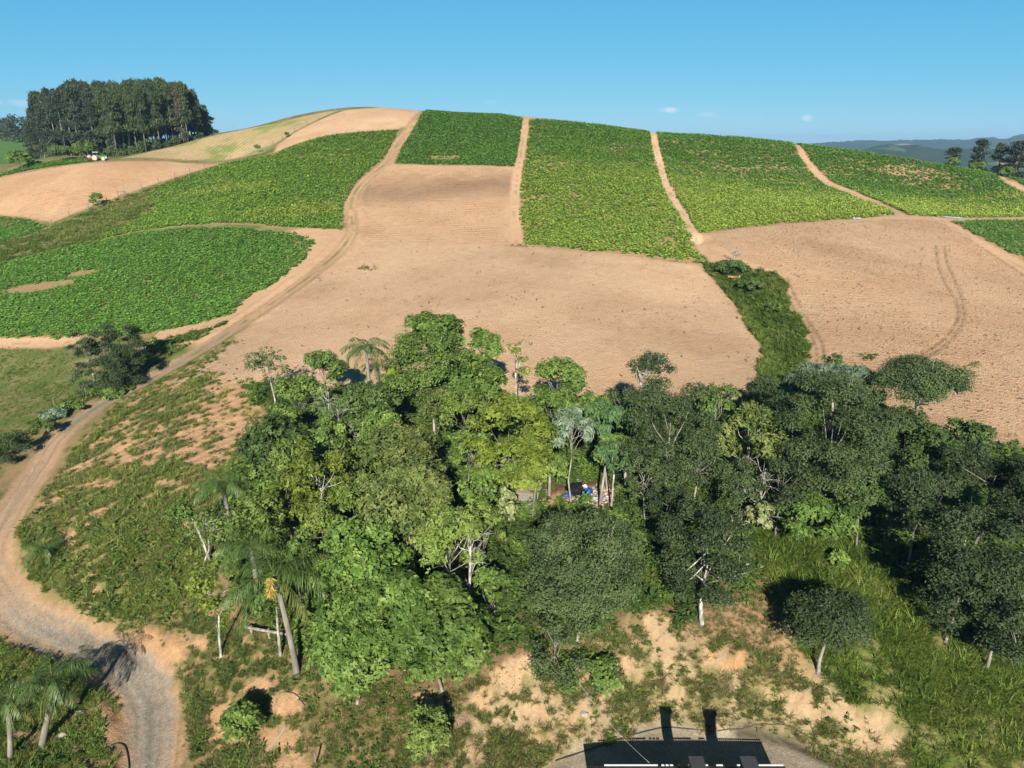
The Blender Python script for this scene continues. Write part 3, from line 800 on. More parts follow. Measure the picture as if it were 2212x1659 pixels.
def hill_material():
    m, N, L, b = mat_new("wooded_hill")
    tc = N.new("ShaderNodeTexCoord")
    n1 = N.new("ShaderNodeTexNoise"); n1.inputs["Scale"].default_value = .006; n1.inputs["Detail"].default_value = 3
    n2 = N.new("ShaderNodeTexNoise"); n2.inputs["Scale"].default_value = .06; n2.inputs["Detail"].default_value = 5
    for n in (n1, n2): L.new(tc.outputs["Object"], n.inputs["Vector"])
    r1 = N.new("ShaderNodeValToRGB"); e = r1.color_ramp.elements
    r1.color_ramp.interpolation = 'CONSTANT'
    e[0].position = 0; e[0].color = (.028, .05, .02, 1); e[1].position = .60; e[1].color = (.08, .12, .035, 1)
    k = e.new(.66); k.color = (.26, .19, .11, 1)
    L.new(n1.outputs["Fac"], r1.inputs[0])
    mx = N.new("ShaderNodeMix"); mx.data_type = 'RGBA'; mx.blend_type = 'MULTIPLY'; mx.inputs["Factor"].default_value = .8
    L.new(r1.outputs[0], mx.inputs["A"]); L.new(n2.outputs["Color"], mx.inputs["B"])
    sc2 = N.new("ShaderNodeVectorMath"); sc2.operation = 'SCALE'; sc2.inputs["Scale"].default_value = 1.6
    L.new(mx.outputs["Result"], sc2.inputs[0]); L.new(sc2.outputs[0], b.inputs["Base Color"])
    b.inputs["Roughness"].default_value = 1.0; b.inputs["Specular IOR Level"].default_value = .05
    return m
M_HILL = hill_material()

def ridge(name, label, prof, dist, depth, seed, base=-34, bump=9):
    """a long wooded ridge: crest heights given as (u, v) on the sheet, at `dist` metres"""
    us = np.array([p[0] for p in prof], float); vs = np.array([p[1] for p in prof], float)
    uu = np.linspace(us[0], us[-1], 260)
    vv = np.interp(uu, us, vs)
    yc = (CV - vv) / FV
    wy = CP_ + SP_ * yc; wz = -SP_ + CP_ * yc
    x = (uu - CU) / FV / wy * dist; z = CAMZ + wz / wy * dist
    K = np.concatenate([np.linspace(-1, 0, 14), np.linspace(.15, 1, 6)])
    s = np.clip(1 - np.abs(K) ** 1.6, 0, 1)
    X = np.tile(x, (len(K), 1)) * (1 + K[:, None] * depth / dist); Y = dist + K[:, None] * depth + 0 * X
    Z = base + (z[None] - base) * s[:, None] * (1 + 0 * X)
    Z = Z + bump * (fbm(X * .03, Y * .03, seed) - .5) * (.3 + .7 * s[:, None]) + 4 * (vnoise(X * .11, Y * .11, seed) - .5) * s[:, None]
    nr, ncol = X.shape
    i, j = np.meshgrid(np.arange(nr - 1), np.arange(ncol - 1), indexing='ij'); a = (i * ncol + j).ravel()
    F = np.stack([a, a + 1, a + ncol + 1, a + ncol], 1)
    tag(link(name, mesh_np(name, np.stack([X.ravel(), Y.ravel(), Z.ravel()], 1), F, M_HILL, True)), label, None, None, 'structure')

ridge("hills", 'long blue wooded ridge on the right horizon', [(1400, 316), (1600, 313), (1770, 309), (1800, 307), (1850, 304), (1920, 303), (2000, 302), (2100, 301), (2110, 297), (2150, 297), (2160, 301), (2178, 300), (2190, 293), (2230, 290), (2300, 294), (2500, 300), (2900, 305)], 3600, 900, 3)
ridge("hills", 'lower wooded spur in front of the far ridge', [(1700, 345), (1840, 330), (1890, 316), (1930, 312), (1980, 313), (2010, 320), (2060, 324), (2120, 322), (2212, 312), (2300, 308), (2500, 310), (2900, 316)], 1900, 420, 9, -30, 8)

# ------------------------------------------------------------------ leaves
def leaf_quads(P, D, L, W, N, droop=.15):
    """rhombic leaves from P along D, width along cross(D, N)"""
    D = D / (np.linalg.norm(D, axis=1)[:, None] + 1e-9)
    S = np.cross(D, N); S /= np.linalg.norm(S, axis=1)[:, None] + 1e-9
    Nn = np.cross(S, D)
    L = np.asarray(L)[:, None]; W = np.asarray(W)[:, None]
    mid = P + D * L * .48
    V = np.stack([P, mid + S * W * .5 - Nn * W * .12, P + D * L - Nn * L * droop, mid - S * W * .5 - Nn * W * .12], 1)
    return V                                           # (n,4,3)

def quads_mesh(name, Q, tint, mat):
    n = len(Q)
    F = np.arange(n * 4).reshape(n, 4)
    return mesh_np(name, Q.reshape(-1, 3), F, mat, False, {'tint': ('FLOAT', np.repeat(tint, 4))})

def rdir(rng, n):
    v = rng.normal(size=(n, 3)); return v / np.linalg.norm(v, axis=1)[:, None]

def crown_blobs(rng, r, rz, style, n):
    B = []
    for k in range(n):
        d = rdir(rng, 1)[0]
        if style == 'umbrella':
            a = rng.uniform(0, 2 * math.pi); q = math.sqrt(rng.uniform(.03, 1)) * .78
            p = np.array([math.cos(a) * q * r, math.sin(a) * q * r, rz * (.55 * (1 - q * q) - .12 + rng.normal() * .12)])
            rad = r * rng.uniform(.26, .38); B.append((p, rad, rad * .55))
        elif style == 'layered':
            a = rng.uniform(0, 2 * math.pi); h = rng.uniform(-.75, .85)
            q = math.sqrt(max(0, 1 - h * h)) * rng.uniform(.45, .8)
            p = np.array([math.cos(a) * q * r, math.sin(a) * q * r, h * rz])
            rad = r * rng.uniform(.26, .4); B.append((p, rad, rad * .42))
        else:
            if d[2] < -.45: d[2] *= -1
            q = rng.uniform(.5, .78)
            p = np.array([d[0] * r, d[1] * r, d[2] * rz]) * q
            rad = r * rng.uniform(.28, .44); B.append((p, rad, rad * min(1.0, rz / r * 1.05) * rng.uniform(.75, 1)))
    return B

def crown_points(rng, B, n, under=-.25, gap_at=.30):
    Pc = np.array([b[0] for b in B]); Rr = np.array([b[1] for b in B]); Rz = np.array([b[2] for b in B])
    w = Rr ** 2; w = w / w.sum()
    k = rng.choice(len(B), size=int(n * 2.4), p=w)
    d = rdir(rng, len(k)); d[:, 2] = np.where(d[:, 2] < under, -d[:, 2], d[:, 2])
    s = rng.uniform(.70, 1.06, len(k))[:, None]
    P = Pc[k] + d * s * np.stack([Rr[k], Rr[k], Rz[k]], 1)
    keep = np.ones(len(k), bool)
    for i in range(len(B)):
        q = (P - Pc[i]) / np.array([Rr[i], Rr[i], Rz[i]])
        keep &= (np.linalg.norm(q, axis=1) > .62) | (k == i)
    gap = vnoise(P[:, 0] * 1.5 + P[:, 2] * .6 + 31, P[:, 1] * 1.5 - P[:, 2] * 1.3 + 77, 5) * .65 + .35 * vnoise(P[:, 0] * 3.2 - P[:, 2], P[:, 1] * 3.2 + P[:, 2] * 2.1, 6)
    keep &= gap > gap_at
    P, d, k = P[keep][:n], d[keep][:n], k[keep][:n]
    return P, d, k

def crown_mesh(name, rng, B, mat, n, leaf=.3, width=.45, per=5, style='rosette', under=-.25, tbias=0.0, core=True):
    """sprigs of leaves over the lumps of a crown"""
    P, nrm, k = crown_points(rng, B, n, under, .25 if style == 'fine' else .36)
    n = len(P)
    bt = rng.uniform(-.18, .18, len(B))[k]
    zz = P[:, 2]; hz = (zz - zz.min()) / (np.ptp(zz) + 1e-6)
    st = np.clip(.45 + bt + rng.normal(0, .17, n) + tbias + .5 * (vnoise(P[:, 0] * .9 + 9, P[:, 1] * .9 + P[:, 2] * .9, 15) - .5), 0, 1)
    up = np.array([0, 0, 1.0])
    ax = nrm * .75 + up * .55 + rng.normal(0, .25, (n, 3)); ax /= np.linalg.norm(ax, axis=1)[:, None]
    Pk = np.repeat(P, per, 0); A = np.repeat(ax, per, 0); T = np.repeat(st, per)
    m = len(Pk)
    rnd = rdir(rng, m); rad = rnd - (rnd * A).sum(1)[:, None] * A; rad /= np.linalg.norm(rad, axis=1)[:, None] + 1e-9
    if style == 'rosette':
        D = rad + A * rng.uniform(-.15, .55, m)[:, None]; N = A + rng.normal(0, .25, (m, 3)); dr = .22
        Pk = Pk + rng.normal(0, leaf * .18, (m, 3))
    elif style == 'droop':
        D = rad * .75 + np.array([0, 0, -.55]) + A * .2; N = A * .8 + rad * .5 + rng.normal(0, .15, (m, 3)); dr = .25
    elif style == 'fine':
        D = rad + A * rng.uniform(-.3, .5, m)[:, None]; N = A + rng.normal(0, .45, (m, 3)); dr = .1
        Pk = Pk + rng.normal(0, leaf * .7, (m, 3))
    else:                                               # hanging sprays
        D = rad * .35 + np.array([0, 0, -1.0]); N = rad + rng.normal(0, .3, (m, 3)); dr = .05
        Pk = Pk + rng.normal(0, leaf * .5, (m, 3))
    L = leaf * rng.uniform(.7, 1.25, m)
    Q = leaf_quads(Pk, D, L, L * width, N, dr)
    T = np.clip(T + rng.normal(0, .10, m), 0, 1)
    if core:                                            # bigger filler leaves in the lumps, coloured darker for inner shade
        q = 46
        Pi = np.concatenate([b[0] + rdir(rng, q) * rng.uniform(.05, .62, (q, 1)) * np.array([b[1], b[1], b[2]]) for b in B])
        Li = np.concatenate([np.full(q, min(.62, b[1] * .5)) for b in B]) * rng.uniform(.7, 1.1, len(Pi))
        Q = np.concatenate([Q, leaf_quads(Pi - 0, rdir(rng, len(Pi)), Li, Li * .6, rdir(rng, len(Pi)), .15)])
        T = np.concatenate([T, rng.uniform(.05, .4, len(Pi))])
    return quads_mesh(name, Q, T, mat)

def trunk_mesh(name, rng, mat, base_r, fork, top, B, lean=(0, 0), limbs=8, reach=.85, multi=1, twigs=2):
    """tapered trunk(s) forking at height `fork` into limbs that run to the lumps of the crown"""
    mb = MB()
    for s in range(multi):
        off = np.array([rng.normal(0, .35 * (multi > 1)), rng.normal(0, .35 * (multi > 1)), 0])
        F0 = np.array([lean[0], lean[1], fork]) + off * 2.2
        P = np.array([off * .4 + [0, 0, -.4], off * .5 + [lean[0] * .1, lean[1] * .1, .15], off + np.array([lean[0] * .45, lean[1] * .45, fork * .5]) + np.append(rng.normal(0, .12, 2), 0), F0])
        R = np.array([base_r * 1.5, base_r * 1.05, base_r * .85, base_r * .62]) / (multi ** .4)
        mb.tube(P, R, 7)
        Tp = np.array([lean[0] * 1.1, lean[1] * 1.1, top]) + off * 3
        mb.tube([F0 - [0, 0, .05], F0 * .5 + Tp * .5 + rng.normal(0, .15, 3), Tp], [base_r * .6, base_r * .4, base_r * .12], 6)
        idx = rng.permutation(len(B))[:limbs]
        for i in idx:
            p, ra, rz_ = B[i]
            c = p + np.array([0, 0, 0])
            h = rng.uniform(0, .75)
            S = F0 * (1 - h) + Tp * h
            E = c + (c - S) / (np.linalg.norm(c - S) + 1e-6) * ra * (reach - .3)
            M = S * .5 + E * .5 + rng.normal(0, .18, 3) * (1 + np.linalg.norm(E - S) * .1) - [0, 0, .1 * np.linalg.norm(E - S)]
            mb.tube([S, M, E], [base_r * .38, base_r * .25, base_r * .08], 5)
            for t in range(twigs):
                e2 = E + rdir(rng, 1)[0] * ra * .8 * np.array([1, 1, .7]) + [0, 0, ra * .2]
                s2 = M * .45 + E * .55
                mb.tube([s2, s2 * .5 + e2 * .5 + rng.normal(0, .08, 3), e2], [base_r * .16, base_r * .11, base_r * .04], 4)
    return mb.mesh(name, mat, True)

def gn_scatter(name, P, scl, tone, protos, label, cat, idx=None):
    """one object of countless plants: points carrying copies of a few plant meshes"""
    rng = np.random.default_rng(len(P))
    n = len(P)
    me = bpy.data.meshes.new(name)
    me.vertices.add(n); me.vertices.foreach_set('co', np.asarray(P, np.float32).ravel())
    for nm, dat in (('scl', scl), ('rot', rng.uniform(0, 6.283, n)), ('tone', tone)):
        a = me.attributes.new(nm, 'FLOAT', 'POINT'); a.data.foreach_set('value', np.asarray(dat, np.float32))
    a = me.attributes.new('kind_index', 'INT', 'POINT'); a.data.foreach_set('value', np.asarray(rng.integers(0, len(protos), n) if idx is None else idx, np.int32))
    o = link(name, me)
    g = bpy.data.node_groups.new(name + "_scatter", 'GeometryNodeTree')
    g.interface.new_socket("Geometry", in_out='INPUT', socket_type='NodeSocketGeometry'); g.interface.new_socket("Geometry", in_out='OUTPUT', socket_type='NodeSocketGeometry')
    N, L = g.nodes, g.links
    gi = N.new("NodeGroupInput"); go = N.new("NodeGroupOutput")
    join = N.new("GeometryNodeJoinGeometry")
    for pm in reversed(protos):
        po = PROTO.get(pm.name)
        if po is None:
            po = PROTO[pm.name] = bpy.data.objects.new(pm.name, pm)
        oi = N.new("GeometryNodeObjectInfo"); oi.inputs["Object"].default_value = po; oi.inputs["As Instance"].default_value = True
        L.new(oi.outputs["Geometry"], join.inputs[0])
    def attr(nm, typ='FLOAT'):
        k = N.new("GeometryNodeInputNamedAttribute"); k.data_type = typ; k.inputs["Name"].default_value = nm; return k.outputs["Attribute"]
    rot = N.new("ShaderNodeCombineXYZ"); L.new(attr('rot'), rot.inputs[2])
    ip = N.new("GeometryNodeInstanceOnPoints")
    L.new(gi.outputs[0], ip.inputs["Points"]); L.new(join.outputs[0], ip.inputs["Instance"])
    ip.inputs["Pick Instance"].default_value = True
    L.new(attr('kind_index', 'INT'), ip.inputs["Instance Index"]); L.new(rot.outputs[0], ip.inputs["Rotation"]); L.new(attr('scl'), ip.inputs["Scale"])
    L.new(ip.outputs[0], go.inputs[0])
    o.modifiers.new("scatter", 'NODES').node_group = g
    return tag(o, label, cat, None, 'stuff')
PROTO = {}

# leaf colours of the kinds of tree
LEAF = dict(
 bright=foliage("bright_leaves", (.05, .092, .016), (.115, .195, .034), (.22, .30, .07)),
 mid=foliage("green_leaves", (0.061, 0.107, 0.021), (0.128, 0.207, 0.039), (0.220, 0.305, 0.067)),
 deep=foliage("deep_green_leaves", (0.038, 0.069, 0.017), (0.075, 0.124, 0.030), (0.132, 0.190, 0.046)),
 acacia=foliage("grey_green_leaves", (0.049, 0.073, 0.026), (0.086, 0.125, 0.043), (0.130, 0.171, 0.060), trans=.22),
 acacia_d=foliage("dark_grey_green_leaves", (.03, .048, .018), (.056, .085, .03), (.088, .12, .043), trans=.2),
 olive=foliage("olive_leaves", (0.075, 0.115, 0.021), (0.144, 0.206, 0.040), (0.244, 0.300, 0.065)),
 lime=foliage("lime_leaves", (0.086, 0.127, 0.014), (0.155, 0.207, 0.025), (0.247, 0.287, 0.046)),
 neon=foliage("yellow_green_vine_leaves", (.13, .2, .012), (.22, .31, .02), (.33, .4, .04)),
 silver=foliage("silver_leaves", (.075, .12, .06), (.155, .21, .13), (.28, .35, .25)),
 droop=foliage("hanging_green_leaves", (.045, .10, .03), (.085, .16, .05), (.14, .225, .08)),
 cream=foliage("cream_variegated_leaves", (.10, .14, .045), (.24, .27, .11), (.42, .43, .23)),
 brown=foliage("rusty_leaves", (0.066, 0.098, 0.023), (0.126, 0.170, 0.041), (0.216, 0.222, 0.066)),
 euc=foliage("eucalyptus_leaves", (.025, .038, .022), (.043, .06, .032), (.07, .088, .042), trans=.15),
 euc_g=foliage("young_eucalyptus_leaves", (.032, .052, .018), (.055, .083, .027), (.09, .118, .04), trans=.15),
 euc_b=foliage("dry_eucalyptus_leaves", (.07, .06, .04), (.12, .1, .065), (.16, .13, .085), trans=.15),
 palm=foliage("palm_leaves", (.045, .085, .018), (.085, .145, .03), (.15, .21, .055), spec=.4, rough=.45),
 palm_y=foliage("yellowing_palm_leaves", (.08, .1, .02), (.14, .16, .035), (.24, .2, .05)))
BARK = dict(pale=bark("pale_bark", (.36, .33, .29), (.2, .18, .15)), white=bark("white_bark", (.52, .5, .46), (.2, .18, .15), 5), grey=bark("grey_bark", (.22, .2, .17), (.12, .105, .085)), brown=bark("brown_bark", (.2, .15, .1), (.11, .08, .055)), palm=bark("palm_bark", (.28, .25, .2), (.16, .14, .11), 2))
TRI = [0]

LEAF_SCALE = .92
GROW = (2.0, 1.75)
KINDS = dict(                                           # leaf material, style, leaf size, width, leaves per sprig, sprigs per square metre of shell, crown form, bark
 bright=('bright', 'rosette', .36, .5, 6, 6.2, 'round', 'pale'), mid=('mid', 'rosette', .33, .5, 5, 6.5, 'round', 'grey'), deep=('deep', 'rosette', .33, .48, 5, 6.5, 'round', 'grey'),
 acacia=('acacia', 'fine', .225, .42, 4, 20, 'layered', 'pale'), acacia_u=('acacia', 'fine', .225, .42, 4, 20, 'umbrella', 'pale'), acacia_d=('acacia_d', 'fine', .235, .42, 4, 18, 'layered', 'grey'),
 olive=('olive', 'rosette', .30, .45, 5, 7, 'round', 'grey'), lime=('lime', 'rosette', .3, .5, 5, 7, 'layered', 'grey'), neon=('neon', 'droop', .3, .7, 5, 7, 'round', 'grey'), silver=('silver', 'droop', .55, .28, 7, 4.5, 'round', 'pale'),
 droop=('droop', 'droop', .6, .26, 7, 4.5, 'round', 'pale'), cream=('cream', 'droop', .34, .6, 5, 7, 'round', 'grey'), brown=('brown', 'rosette', .33, .45, 5, 6, 'round', 'grey'),
 layered=('mid', 'fine', .30, .45, 4, 11, 'layered', 'grey'), layer_g=('mid', 'fine', .30, .45, 4, 11, 'layered', 'grey'))

def tree(kind, u, v, ru, rv, hc, label, *a, **k):
    if v > 700 and k.get('cat', 'tree') == 'tree' and u > 330 and k.get('dens', 1) >= .8 and k.get('form') is None and ru < 100:
        ru, rv = ru * 1.16, rv * 1.12                    # crowns of the wood grow into each other
    return plant_tree(kind, u, v, ru, rv, hc, label, *a, **k)
def plant_tree(kind, u, v, ru, rv, hc, label, name=None, cat='tree', group=None, seed=0, dens=1.0, nb=None, bark_=None, trunk=True, thick=1.0, lean=None, sparse=False, multi=1, limbs=9, reach=.85, twigs=2, depth=1.0, form=None):
    """a tree whose crown centre, `hc` metres over the ground, stands on the sight line (u, v); ru and rv are the half sizes of the crown"""
    mt, style, leaf, width, per, dn, frm, bk = KINDS[kind]
    form = form or frm
    x, y = spot(u, v, hc)
    zg = float(height(np.array([x]), np.array([y]))[0])
    dep = y * CP_ - (zg + hc - CAMZ) * SP_
    r = ru / FV * dep; rz = rv / FV * dep / 1.0
    rz = min(rz * 1.18, hc * 1.0)
    rng = np.random.default_rng(int(u * 7 + v * 13 + seed))
    nb = int((nb or np.clip(5 + r * 2.6, 6, 22)) * (1.9 if dens > .6 else 1))
    B0 = crown_blobs(rng, r, rz, form, nb)
    if depth != 1.0:
        B0 = [(p * np.array([1, depth, 1]), a, b) for p, a, b in B0]
    ox, oy = (lean if lean else (rng.normal(0, .25), rng.normal(0, .25)))
    q_ = .84 if dens > .6 else 1.0
    B = [(p * 1.06 + np.array([ox, oy, hc]), a * q_, b * q_) for p, a, b in B0]
    shell = sum(2 * math.pi * a * (a + b) / 2 for _, a, b in B) * .55
    n = int(np.clip(shell * dn * dens * GROW[kind in ('acacia', 'acacia_u', 'acacia_d')], 120, 9500))
    e = empty(name or ('shrub' if cat in ('shrub', 'bush') else 'broadleaf_tree'), (x, y, zg), 0)
    tag(e, label, cat, group)
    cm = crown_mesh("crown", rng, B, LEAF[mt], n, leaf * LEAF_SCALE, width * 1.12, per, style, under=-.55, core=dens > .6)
    link("crown", cm, e)
    TRI[0] += len(cm.polygons) * 2
    if trunk:
        tr = .045 * r + .05 * hc ** .5
        tm = trunk_mesh("trunk", rng, BARK[bark_ or bk], tr * .40 * thick, max(.5, hc - rz * .75), hc + rz * .25, B, (ox * .9, oy * .9), limbs, reach, multi, twigs)
        link("trunk", tm, e)
    return e

# ------------------------------------------------------------------ the trees of the wood, one by one
T = tree
# back edge of the wood, left to right
T('deep', 585, 790, 52, 42, 6.0, 'open crowned dark tree at the far left end of the wood, against bare soil', bark_='white', dens=.55, nb=9)
T('mid', 692, 800, 44, 34, 5.2, 'bushy green tree between the dark open tree and the tall palm', dens=1.0)
T('bright', 940, 722, 62, 40, 11.0, 'rounded bright green crown, highest point of the wood', name='broadleaf_tree')
T('layered', 926, 796, 82, 58, 9.5, 'broad olive green tree in flat tiers just below the highest crown', nb=20)
T('bright', 1036, 748, 38, 32, 8.5, 'small bright green crown to the right of the highest crown')
T('bright', 1036, 818, 64, 46, 8.0, 'bright green rounded tree left of the pale bare trunk', dens=.9)
T('lime', 1120, 775, 36, 34, 8.5, 'sparse yellowish tree with a long pale bare trunk against the soil', bark_='white', dens=.3, nb=8, thick=1.3, limbs=8, reach=1.0)
T('mid', 1204, 826, 56, 42, 6.0, 'spreading green tree at the soil edge beside the sparse pale tree', bark_='pale', dens=.85)
T('mid', 1190, 880, 50, 36, 4.5, 'dense low green tree under the spreading tree at the soil edge')
T('neon', 850, 832, 27, 50, 5.5, 'glowing yellow green vine mass right under the tall palm', trunk=False, nb=12)
T('brown', 940, 868, 44, 38, 7.0, 'dull olive crown above a long grey branched trunk mid wood', thick=1.8, bark_='pale')
T('deep', 800, 878, 66, 44, 5.6, 'dense dark green tree left of the yellow green vines')
T('deep', 735, 905, 52, 44, 5.0, 'dark green tree behind the leafless white branches', dens=.8)
T('mid', 838, 930, 44, 32, 5.5, 'fresh green small crown in the middle of the left wood')
T('lime', 1092, 958, 112, 88, 7.5, 'large yellow olive tree in the middle of the wood', nb=24, dens=.9)
T('olive', 1150, 1010, 56, 42, 5.0, 'olive lower crown on the right side of the large yellow tree')
T('silver', 1237, 940, 44, 56, 6.5, 'silvery grey tree with drooping leaves above the rubbish', bark_='pale')
T('droop', 1318, 905, 48, 40, 7.0, 'green tree with long hanging leaves right of the silvery tree')
T('droop', 1325, 990, 38, 36, 5.0, 'lower hanging green crown beside the bare pale trunk', bark_='white', thick=1.3)
T('acacia_d', 1410, 795, 50, 29, 9.5, 'tall dark acacia on bare white branching stems against the soil', bark_='white', multi=3, reach=1.0, thick=1.2, nb=9, form='umbrella', dens=1.1)
T('acacia', 1450, 945, 95, 92, 7.5, 'big grey green acacia under the white stemmed acacia', nb=22)
T('acacia_d', 1395, 885, 42, 36, 5.5, 'small dark acacia at the soil edge below the white stems')
T('acacia', 1505, 1000, 50, 42, 6.0, 'grey green acacia crown right of the big grey green acacia')
T('mid', 1550, 875, 38, 42, 4.2, 'fresh green slender tree between two acacias at the soil edge', bark_='white')
T('cream', 1588, 868, 20, 26, 2.8, 'pale creamy shrub at the foot of the bare field', cat='shrub', trunk=False)
T('mid', 1614, 846, 26, 20, 2.2, 'low green shrub where the grassy gully meets the wood', cat='shrub', trunk=False)
T('acacia_d', 1655, 862, 48, 34, 3.8, 'dark shrub like acacia at the foot of the gully')
T('brown', 1622, 962, 66, 78, 6.2, 'brownish olive tree with a visible pale trunk left of the giant acacia', bark_='pale', thick=1.3, dens=1.0)
T('acacia', 1795, 945, 132, 122, 8.0, 'giant domed acacia, the largest crown of the right wood', nb=30, limbs=12)
T('silver', 1808, 812, 92, 17, 6.6, 'silver leaved tree top showing behind the giant acacia', nb=12, depth=.4)
T('deep', 1802, 790, 22, 22, 6.0, 'small dark tree top poking out behind the silver leaves')
T('acacia_u', 1993, 836, 106, 64, 7.6, 'umbrella shaped acacia standing free against the reddish field', bark_='pale', nb=20, thick=1.5, reach=.95, multi=2)
T('deep', 1960, 980, 72, 76, 5.6, 'dark glossy tree below the umbrella acacia')
T('deep', 2082, 950, 56, 38, 4.6, 'low dark tree at the edge of the reddish field', bark_='pale')
T('acacia_d', 2130, 1045, 96, 66, 6.5, 'dark acacia at the right edge behind the two bigger ones', nb=18)
T('acacia_d', 2085, 1205, 105, 92, 7.0, 'very dark acacia over the shaded hollow on the right', nb=22, bark_='pale')
T('acacia_d', 2172, 1290, 92, 84, 6.2, 'dark acacia with pale trunk nearest the lower right corner', nb=18, bark_='pale', thick=1.2)
T('acacia_d', 2250, 1150, 80, 90, 7.0, 'dark acacia cut by the right edge of the picture')
# lower half of the wood
T('mid', 765, 935, 34, 26, 4.6, 'thin crowned green tree among leafless twigs', dens=.4, bark_='white', limbs=12, twigs=4, reach=1.2)
T('deep', 602, 965, 68, 58, 6.0, 'thick dark green tree bulging over the bare hillside')
T('lime', 694, 1040, 68, 70, 7.2, 'yellow green tree with a clear white trunk in the left wood', bark_='white', thick=1.2, dens=.8, reach=.95)
T('brown', 880, 985, 86, 50, 7.0, 'dull dark tree in the heart of the left wood')
T('brown', 890, 1095, 108, 78, 7.5, 'wide rusty green tree right in the middle of the left wood', nb=24, bark_='pale', limbs=12, twigs=3)
T('olive', 780, 1110, 52, 60, 6.0, 'olive tree beside the white trunk')
T('olive', 975, 1180, 78, 72, 6.5, 'olive tree with tangled white branches above the big bright tree', bark_='white', limbs=14, twigs=4, reach=1.05)
T('mid', 1030, 1060, 44, 54, 5.0, 'green tree left of the cream variegated shrub', dens=.8)
T('cream', 1100, 1108, 26, 60, 3.8, 'tall cream variegated shrub beside the small shed', cat='shrub', trunk=False, nb=14)
T('layered', 422, 1112, 62, 50, 4.8, 'wispy grey green tree leaning over the weedy hillside', bark_='white', lean=(1.2, -.6), dens=.45, reach=1.0)
T('olive', 560, 1125, 60, 50, 5.5, 'dull green tree behind the leaning palm')
T('lime', 455, 1285, 62, 62, 5.6, 'light feathery tree on a straight white trunk near the road bend', bark_='white', dens=.62, thick=1.2, lean=(.4, 0))
T('bright', 772, 1222, 92, 70, 6.5, 'upper left part of the bright broadleaf thicket, paler than the rest', bark_='pale')
T('bright', 760, 1385, 108, 84, 5.2, 'big bright broadleaf tree whose branches sweep the ground above the bank', nb=24, bark_='pale', dens=1.1)
T('bright', 950, 1355, 112, 86, 5.4, 'wide bright broadleaf tree next to the grey green acacia in front', nb=24, bark_='pale', dens=1.1)
T('bright', 865, 1290, 90, 66, 6.6, 'topmost bright broadleaf crown of the thicket above the bank', bark_='pale')
T('bright', 760, 1480, 50, 32, 1.8, 'low leafy shoots at the foot of the bright thicket', cat='shrub', trunk=False)
T('acacia', 1252, 1232, 142, 94, 6.2, 'large grey green acacia in front, right above the sandy scar', nb=28, limbs=12, bark_='pale', reach=.95)
T('acacia', 1200, 1385, 66, 62, 3.2, 'low hanging grey green boughs at the top of the bank', nb=10)
T('acacia_d', 1532, 1195, 110, 104, 6.2, 'open acacia with a stout white trunk on the brown grass', bark_='white', thick=1.5, dens=.72, nb=18, reach=.95)
T('cream', 1640, 1122, 32, 44, 3.0, 'pale yellow variegated shrub beside the acacia with the white trunk', cat='shrub', trunk=False, nb=12)
T('bright', 1770, 1125, 78, 40, 3.4, 'bright big leaved shrub lit at the edge of the dark hollow', cat='shrub', trunk=False, nb=12)
T('acacia_d', 1787, 1335, 84, 68, 4.6, 'round dark acacia on a bare pale trunk above the eroded bank', bark_='pale', thick=1.6, nb=24, reach=.35, limbs=6, twigs=0, form='round')
T('bright', 1812, 1205, 17, 17, .9, 'single bright sapling at the edge of the dark hollow', cat='shrub', trunk=False)
T('mid', 1272, 1440, 84, 44, .9, 'dense green creeper spilling down the bank', name='creeper', cat='shrub', trunk=False, nb=14)
T('mid', 1215, 1330, 40, 50, 2.5, 'dark green bush in the shade of the acacia in front', cat='shrub', trunk=False)
# left of the road
T('acacia_d', 190, 758, 40, 38, 5.5, 'dull acacia with a white trunk, leftmost of the three by the road', bark_='white', thick=1.4)
T('acacia_d', 252, 740, 46, 40, 5.6, 'highest dark acacia of the three by the road')
T('acacia_d', 268, 790, 48, 40, 3.4, 'lowest dark acacia, close to the gravelled road')
T('acacia', 178, 828, 32, 28, 2.4, 'greyish small tree on the meadow side of the road')
T('mid', 345, 748, 36, 14, .8, 'green bush between the three dark acacias and the road', cat='shrub', trunk=False)
T('silver', 118, 895, 26, 20, 1.0, 'greyish green bush at the road edge by the meadow', cat='shrub', trunk=False)
T('mid', 150, 880, 26, 18, .9, 'round green bush beside the greyish bush at the road edge', cat='shrub', trunk=False)
T('mid', 240, 842, 46, 16, .8, 'long low bush along the left side of the road', cat='shrub', trunk=False)
T('acacia_d', 20, 965, 50, 30, 1.6, 'dark shrub at the left edge beside the road', cat='shrub', trunk=False)
T('deep', 92, 925, 30, 22, 1.2, 'dark hedge bush left of the road above the dark shrub at the edge', cat='shrub', trunk=False)
T('mid', 236, 822, 26, 12, .8, 'leafy hedge bush at the foot of the three dark acacias', cat='shrub', trunk=False)
T('acacia_d', 2150, 1385, 70, 34, 2.0, 'low dark boughs under the acacia nearest the lower right corner', cat='shrub', trunk=False)
T('acacia_d', 2030, 1300, 60, 44, 2.4, 'low dark boughs at the edge of the shaded hollow', cat='shrub', trunk=False)
